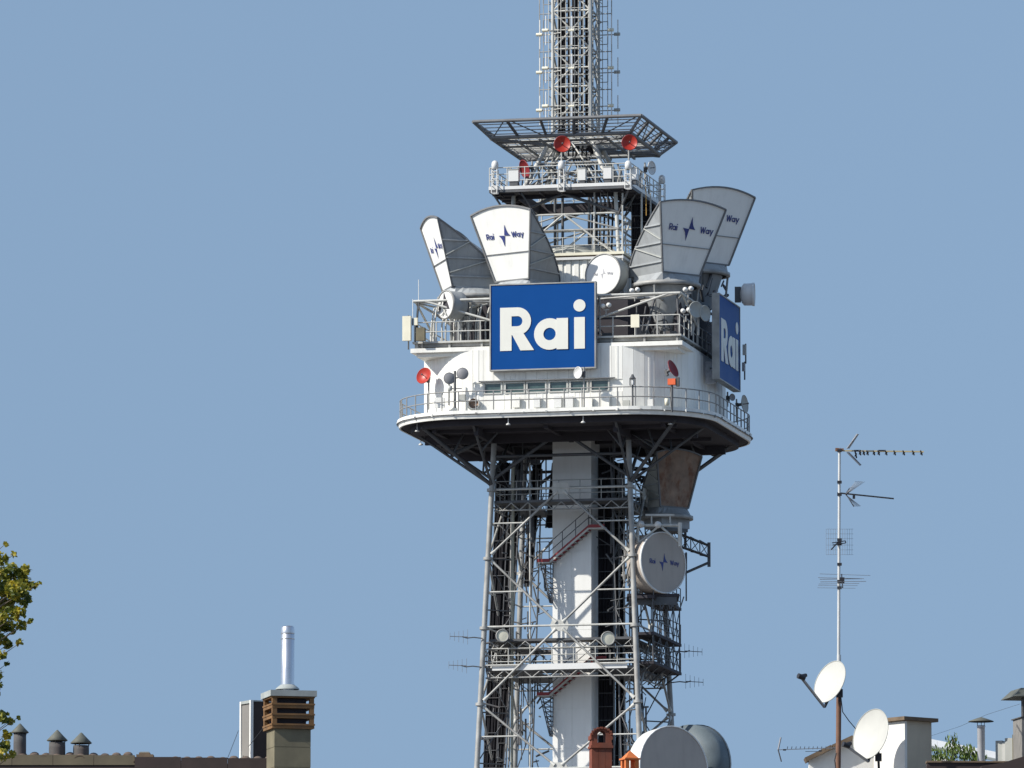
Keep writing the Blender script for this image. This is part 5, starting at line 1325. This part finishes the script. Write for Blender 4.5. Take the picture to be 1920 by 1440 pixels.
for t in (.5, 1.0): m.tube(Q(1585+18*t, 925-22*t, -.24), Q(1585+32*t, 925-22*t, .24), .004, n=4).tube(Q(1585+16*t, 926+23*t, -.24), Q(1585+27*t, 926+23*t, .24), .004, n=4)
obj('corner_reflector', m, 'aerial', r)
obj('reflector_arm', MB().bar(Q(1587, 924), Q(1593, 915), .016).bar(Q(1586, 926), Q(1601, 950), .018), 'black', r)
obj('dipole_box', MB().cbox(Q(1601, 931, -.03), .05, .06, .09), 'black', r)
for x in range(1612, 1676, 8): obj('element', MB().tube(Q(x, 924+(x-1570)*.104, -.1), Q(x, 924+(x-1570)*.104, .1), .008, n=4), 'black', r)
r = thing('tv_antenna', 'thin wire grid panel antenna third from the top of the mast', 'antenna', Matrix.Translation(W3(1574, 1014, AY)), 'tv antennas on the roof mast'); o_ = W3(1574, 1014, AY)
m = MB()
for i in range(12): x = 1549 + i*4.4; m.tube(Q(1549, 0)*0 + (W3(x, 992, AY+.1)-o_), W3(x, 1040, AY+.1)-o_, .0032, n=4)
for y in (992, 1001, 1010, 1022, 1031, 1040): m.tube(W3(1549, y, AY+.1)-o_, W3(1600, y, AY+.1)-o_, .0032, n=4)
obj('grid_reflector', m, 'aerial', r)
obj('dipole', MB().path([W3(1560, 1018, AY-.2)-o_, W3(1585, 1014, AY-.1)-o_, W3(1586, 1018, AY-.1)-o_, W3(1561, 1022, AY-.2)-o_], .010, 5).tube(W3(1559, 1030, AY-.2)-o_, W3(1571, 1017, AY)-o_, .014, n=5).cbox((0, -.05, -.02), .07, .07, .10), 'black', r)
r = thing('tv_antenna', 'lowest antenna on the mast with several long horizontal rods', 'antenna', Matrix.Translation(W3(1578, 1088, AY)), 'tv antennas on the roof mast'); o_ = W3(1578, 1088, AY)
for (xa, xb, y, yb, dy, q) in ((1537, 1632, 1076, 1079, .5, .0045), (1534, 1620, 1083, 1085, .3, .005), (1537, 1616, 1086, 1085, .1, .007), (1538, 1624, 1091, 1090, -.1, .006), (1535, 1611, 1095, 1094, -.3, .005), (1534, 1608, 1098, 1098, -.5, .004), (1533, 1604, 1102, 1103, -.6, .004)):
    obj('rod', MB().tube(W3(xa, y, AY+dy)-o_, W3(xb, yb, AY+dy)-o_, q, n=5), 'aerial', r)
obj('boom', MB().bar(W3(1578, 1077, AY+.5)-o_, W3(1580, 1102, AY-.6)-o_, .022), 'black', r)
obj('dipole_box', MB().cbox(W3(1579, 1088, AY)-o_, .09, .1, .11), 'black', r)
r = thing('tv_antenna', 'long low comb antenna lying just above the roof, left of the mast', 'antenna', Matrix.Translation(W3(1570, 1404, AY))); o_ = W3(1570, 1404, AY)
obj('boom', MB().bar(W3(1458, 1406, AY)-o_, W3(1570, 1402, AY)-o_, .014), 'aerial', r)
for i, x in enumerate(range(1476, 1566, 8)): obj('element', MB().tube(W3(x, 1404.5, AY)-o_, W3(x+1, 1400, AY+.12)-o_, .008, n=4), 'black', r)
obj('reflector', MB().tube(W3(1459, 1406, AY)-o_, W3(1464, 1383, AY+.1)-o_, .018, n=5).tube(W3(1459, 1406, AY)-o_, W3(1465, 1428, AY+.1)-o_, .014, n=5), 'aerial', r)
obj('dipole_box', MB().cbox(W3(1471, 1406, AY)-o_, .06, .04, .03).cbox(W3(1538, 1408, AY)-o_, .06, .04, .03).bar(W3(1510, 1409, AY)-o_, W3(1536, 1409, AY)-o_, .01), 'black', r)
# ---- satellite dishes
def sat(label, cx, cy, w, h, lean, face, arm, Y, foot):
    o_ = W3(cx, cy, Y)
    r = thing('satellite_dish', label, 'satellite dish', Matrix.Translation(o_)); s = Y/F
    # disc plane: built from two tangent directions; long axis leans by lean degrees, short axis foreshortened by facing left and up
    L = Vector((math.sin(R(lean)), 0, math.cos(R(lean)))); S = Vector((math.cos(R(lean)), 0, -math.sin(R(lean))))
    k = w/h; S = (S*k + Vector((0, -math.sqrt(1-k*k), 0))*-1*face).normalized()
    nrm = L.cross(S).normalized()
    if nrm.y > 0: nrm = -nrm
    Rr = h/2*s; n = 40; K = 8
    grid = [[L*(Rr*i/K*math.cos(2*math.pi*j/n)) + S*(Rr*.98*i/K*math.sin(2*math.pi*j/n)) + nrm*(Rr*.16*((i/K)**2-1)) for j in range(n+1)] for i in range(K+1)]
    obj('reflector', MB().sheet(grid), 'dishwhite', r)
    obj('reflector_back', MB().sheet([[p - nrm*.012 for p in row] for row in reversed(grid)]), 'dishwhite', r)
    m = MB(); e_ = grid[-1]
    for a, b in zip(e_, e_[1:]): m.tube(a, b, .009, n=5)
    obj('rim', m, 'greybox', r)
    b0 = Vector(W3(*arm[0], Y-.05) - o_); b1 = Vector(W3(*arm[1], Y-.75) - o_)
    obj('feed_arm', MB().bar(b0, b1, .035, .045), 'greydome', r)
    obj('feed_head', MB().tube(b1 + Vector((-.06, -.02, .03)), b1 + Vector((.07, .05, -.01)), .055, n=10).tube(b1 + Vector((.0, .0, .02)), b1 + Vector((.1, .1, .05)), .04, n=10), 'black', r)
    m = MB(); fp = Vector(W3(*foot[0], Y+.12) - o_); m.bar(-nrm*.18, fp, .06).bar(fp, Vector(W3(*foot[1], Y+.15) - o_), .05).bar(b0, -nrm*.15 + L*(-Rr*.4), .04).cbox(fp, .13, .13, .16)
    obj('mount', m, 'black', r)
    return r
sat('white satellite dish high on the mast with its arm pointing to the upper left', 1556, 1278, 50, 84, 24, -1, ((1546, 1326), (1502, 1270)), 148.4, ((1574, 1300), (1574, 1316)))
sat('larger white satellite dish in front of the white penthouse wall', 1632.5, 1376, 60, 97, 16, -1, ((1628, 1428), (1586, 1398)), 150.7, ((1647, 1420), (1648, 1446)))
# ---- tree at the left edge
tb = W3(-70, 1440, 135); tb.z = 0
tr_ = thing('plane_tree', 'leafy tree with yellowing and dark green leaves reaching in from the left edge', 'tree', Matrix.Translation(tb))
ctr = W3(-130, 1180, 135) - tb
obj('trunk', MB().tube((-.3, 0, 0), (-.5, 0, ctr.z*.5), .28, .2, n=12).tube((-.5, 0, ctr.z*.5), (-.6, 0, ctr.z+.8), .2, .05, n=10), 'bark', tr_)
lm = MB(); limbs = MB()
s = 135/F
clumps = []
def clump(px, py, rad, n): clumps.append((W3(px, py, 135 + random.uniform(-.5, .5)) - tb, rad*s, n))
for (px, py, rad, n) in ((2, 1048, 14, 26), (16, 1072, 20, 46), (38, 1080, 16, 34), (48, 1068, 10, 14), (52, 1096, 14, 24), (30, 1105, 22, 60), (8, 1100, 24, 66), (42, 1120, 17, 34), (12, 1128, 24, 66), (50, 1130, 10, 10), (38, 1148, 13, 20), (15, 1155, 20, 46), (58, 1165, 6, 5), (40, 1172, 10, 13), (20, 1178, 13, 22), (2, 1172, 16, 30), (4, 1200, 12, 22), (38, 1205, 6, 6), (14, 1208, 9, 12), (5, 1228, 9, 12), (13, 1244, 5, 5), (26, 1120, 12, 20), (62, 1098, 8, 8), (72, 1094, 4, 3), (10, 1020, 5, 3), (26, 1040, 6, 4), (6, 1345, 13, 24), (18, 1352, 8, 10), (34, 1345, 4, 3), (12, 1378, 9, 12), (8, 1398, 12, 20), (22, 1416, 8, 6), (1, 1415, 14, 20)):
    clump(px, py, rad, n)
for _ in range(130):
    a = random.uniform(0, 6.28); rr_ = random.uniform(0.2, 1)**.6
    px = -150 + 150*rr_*math.cos(a)*.93; py = 1215 + 235*rr_*math.sin(a)
    if px > -14: continue
    clump(px, py, 26, 40)
for c_, rad, n in clumps:
    leafcloud(lm, c_, (rad, rad*1.4, rad*.9), int(n*2.9), .08)
obj('crown', lm, 'leaf', tr_, stuff=True)
for i, (c_, rad, n) in enumerate(clumps):
    st_ = Vector((-.6, 0, min(ctr.z+.6, max(ctr.z*.45, c_.z - .9))))
    mid = st_.lerp(c_, .5) + Vector((0, random.uniform(-.15, .15), -.12)); limbs.tube(st_, mid, .035, .018, n=5, caps=False).tube(mid, c_, .018, .006, n=4, caps=False)
obj('limb', limbs, 'bark', tr_, stuff=True)
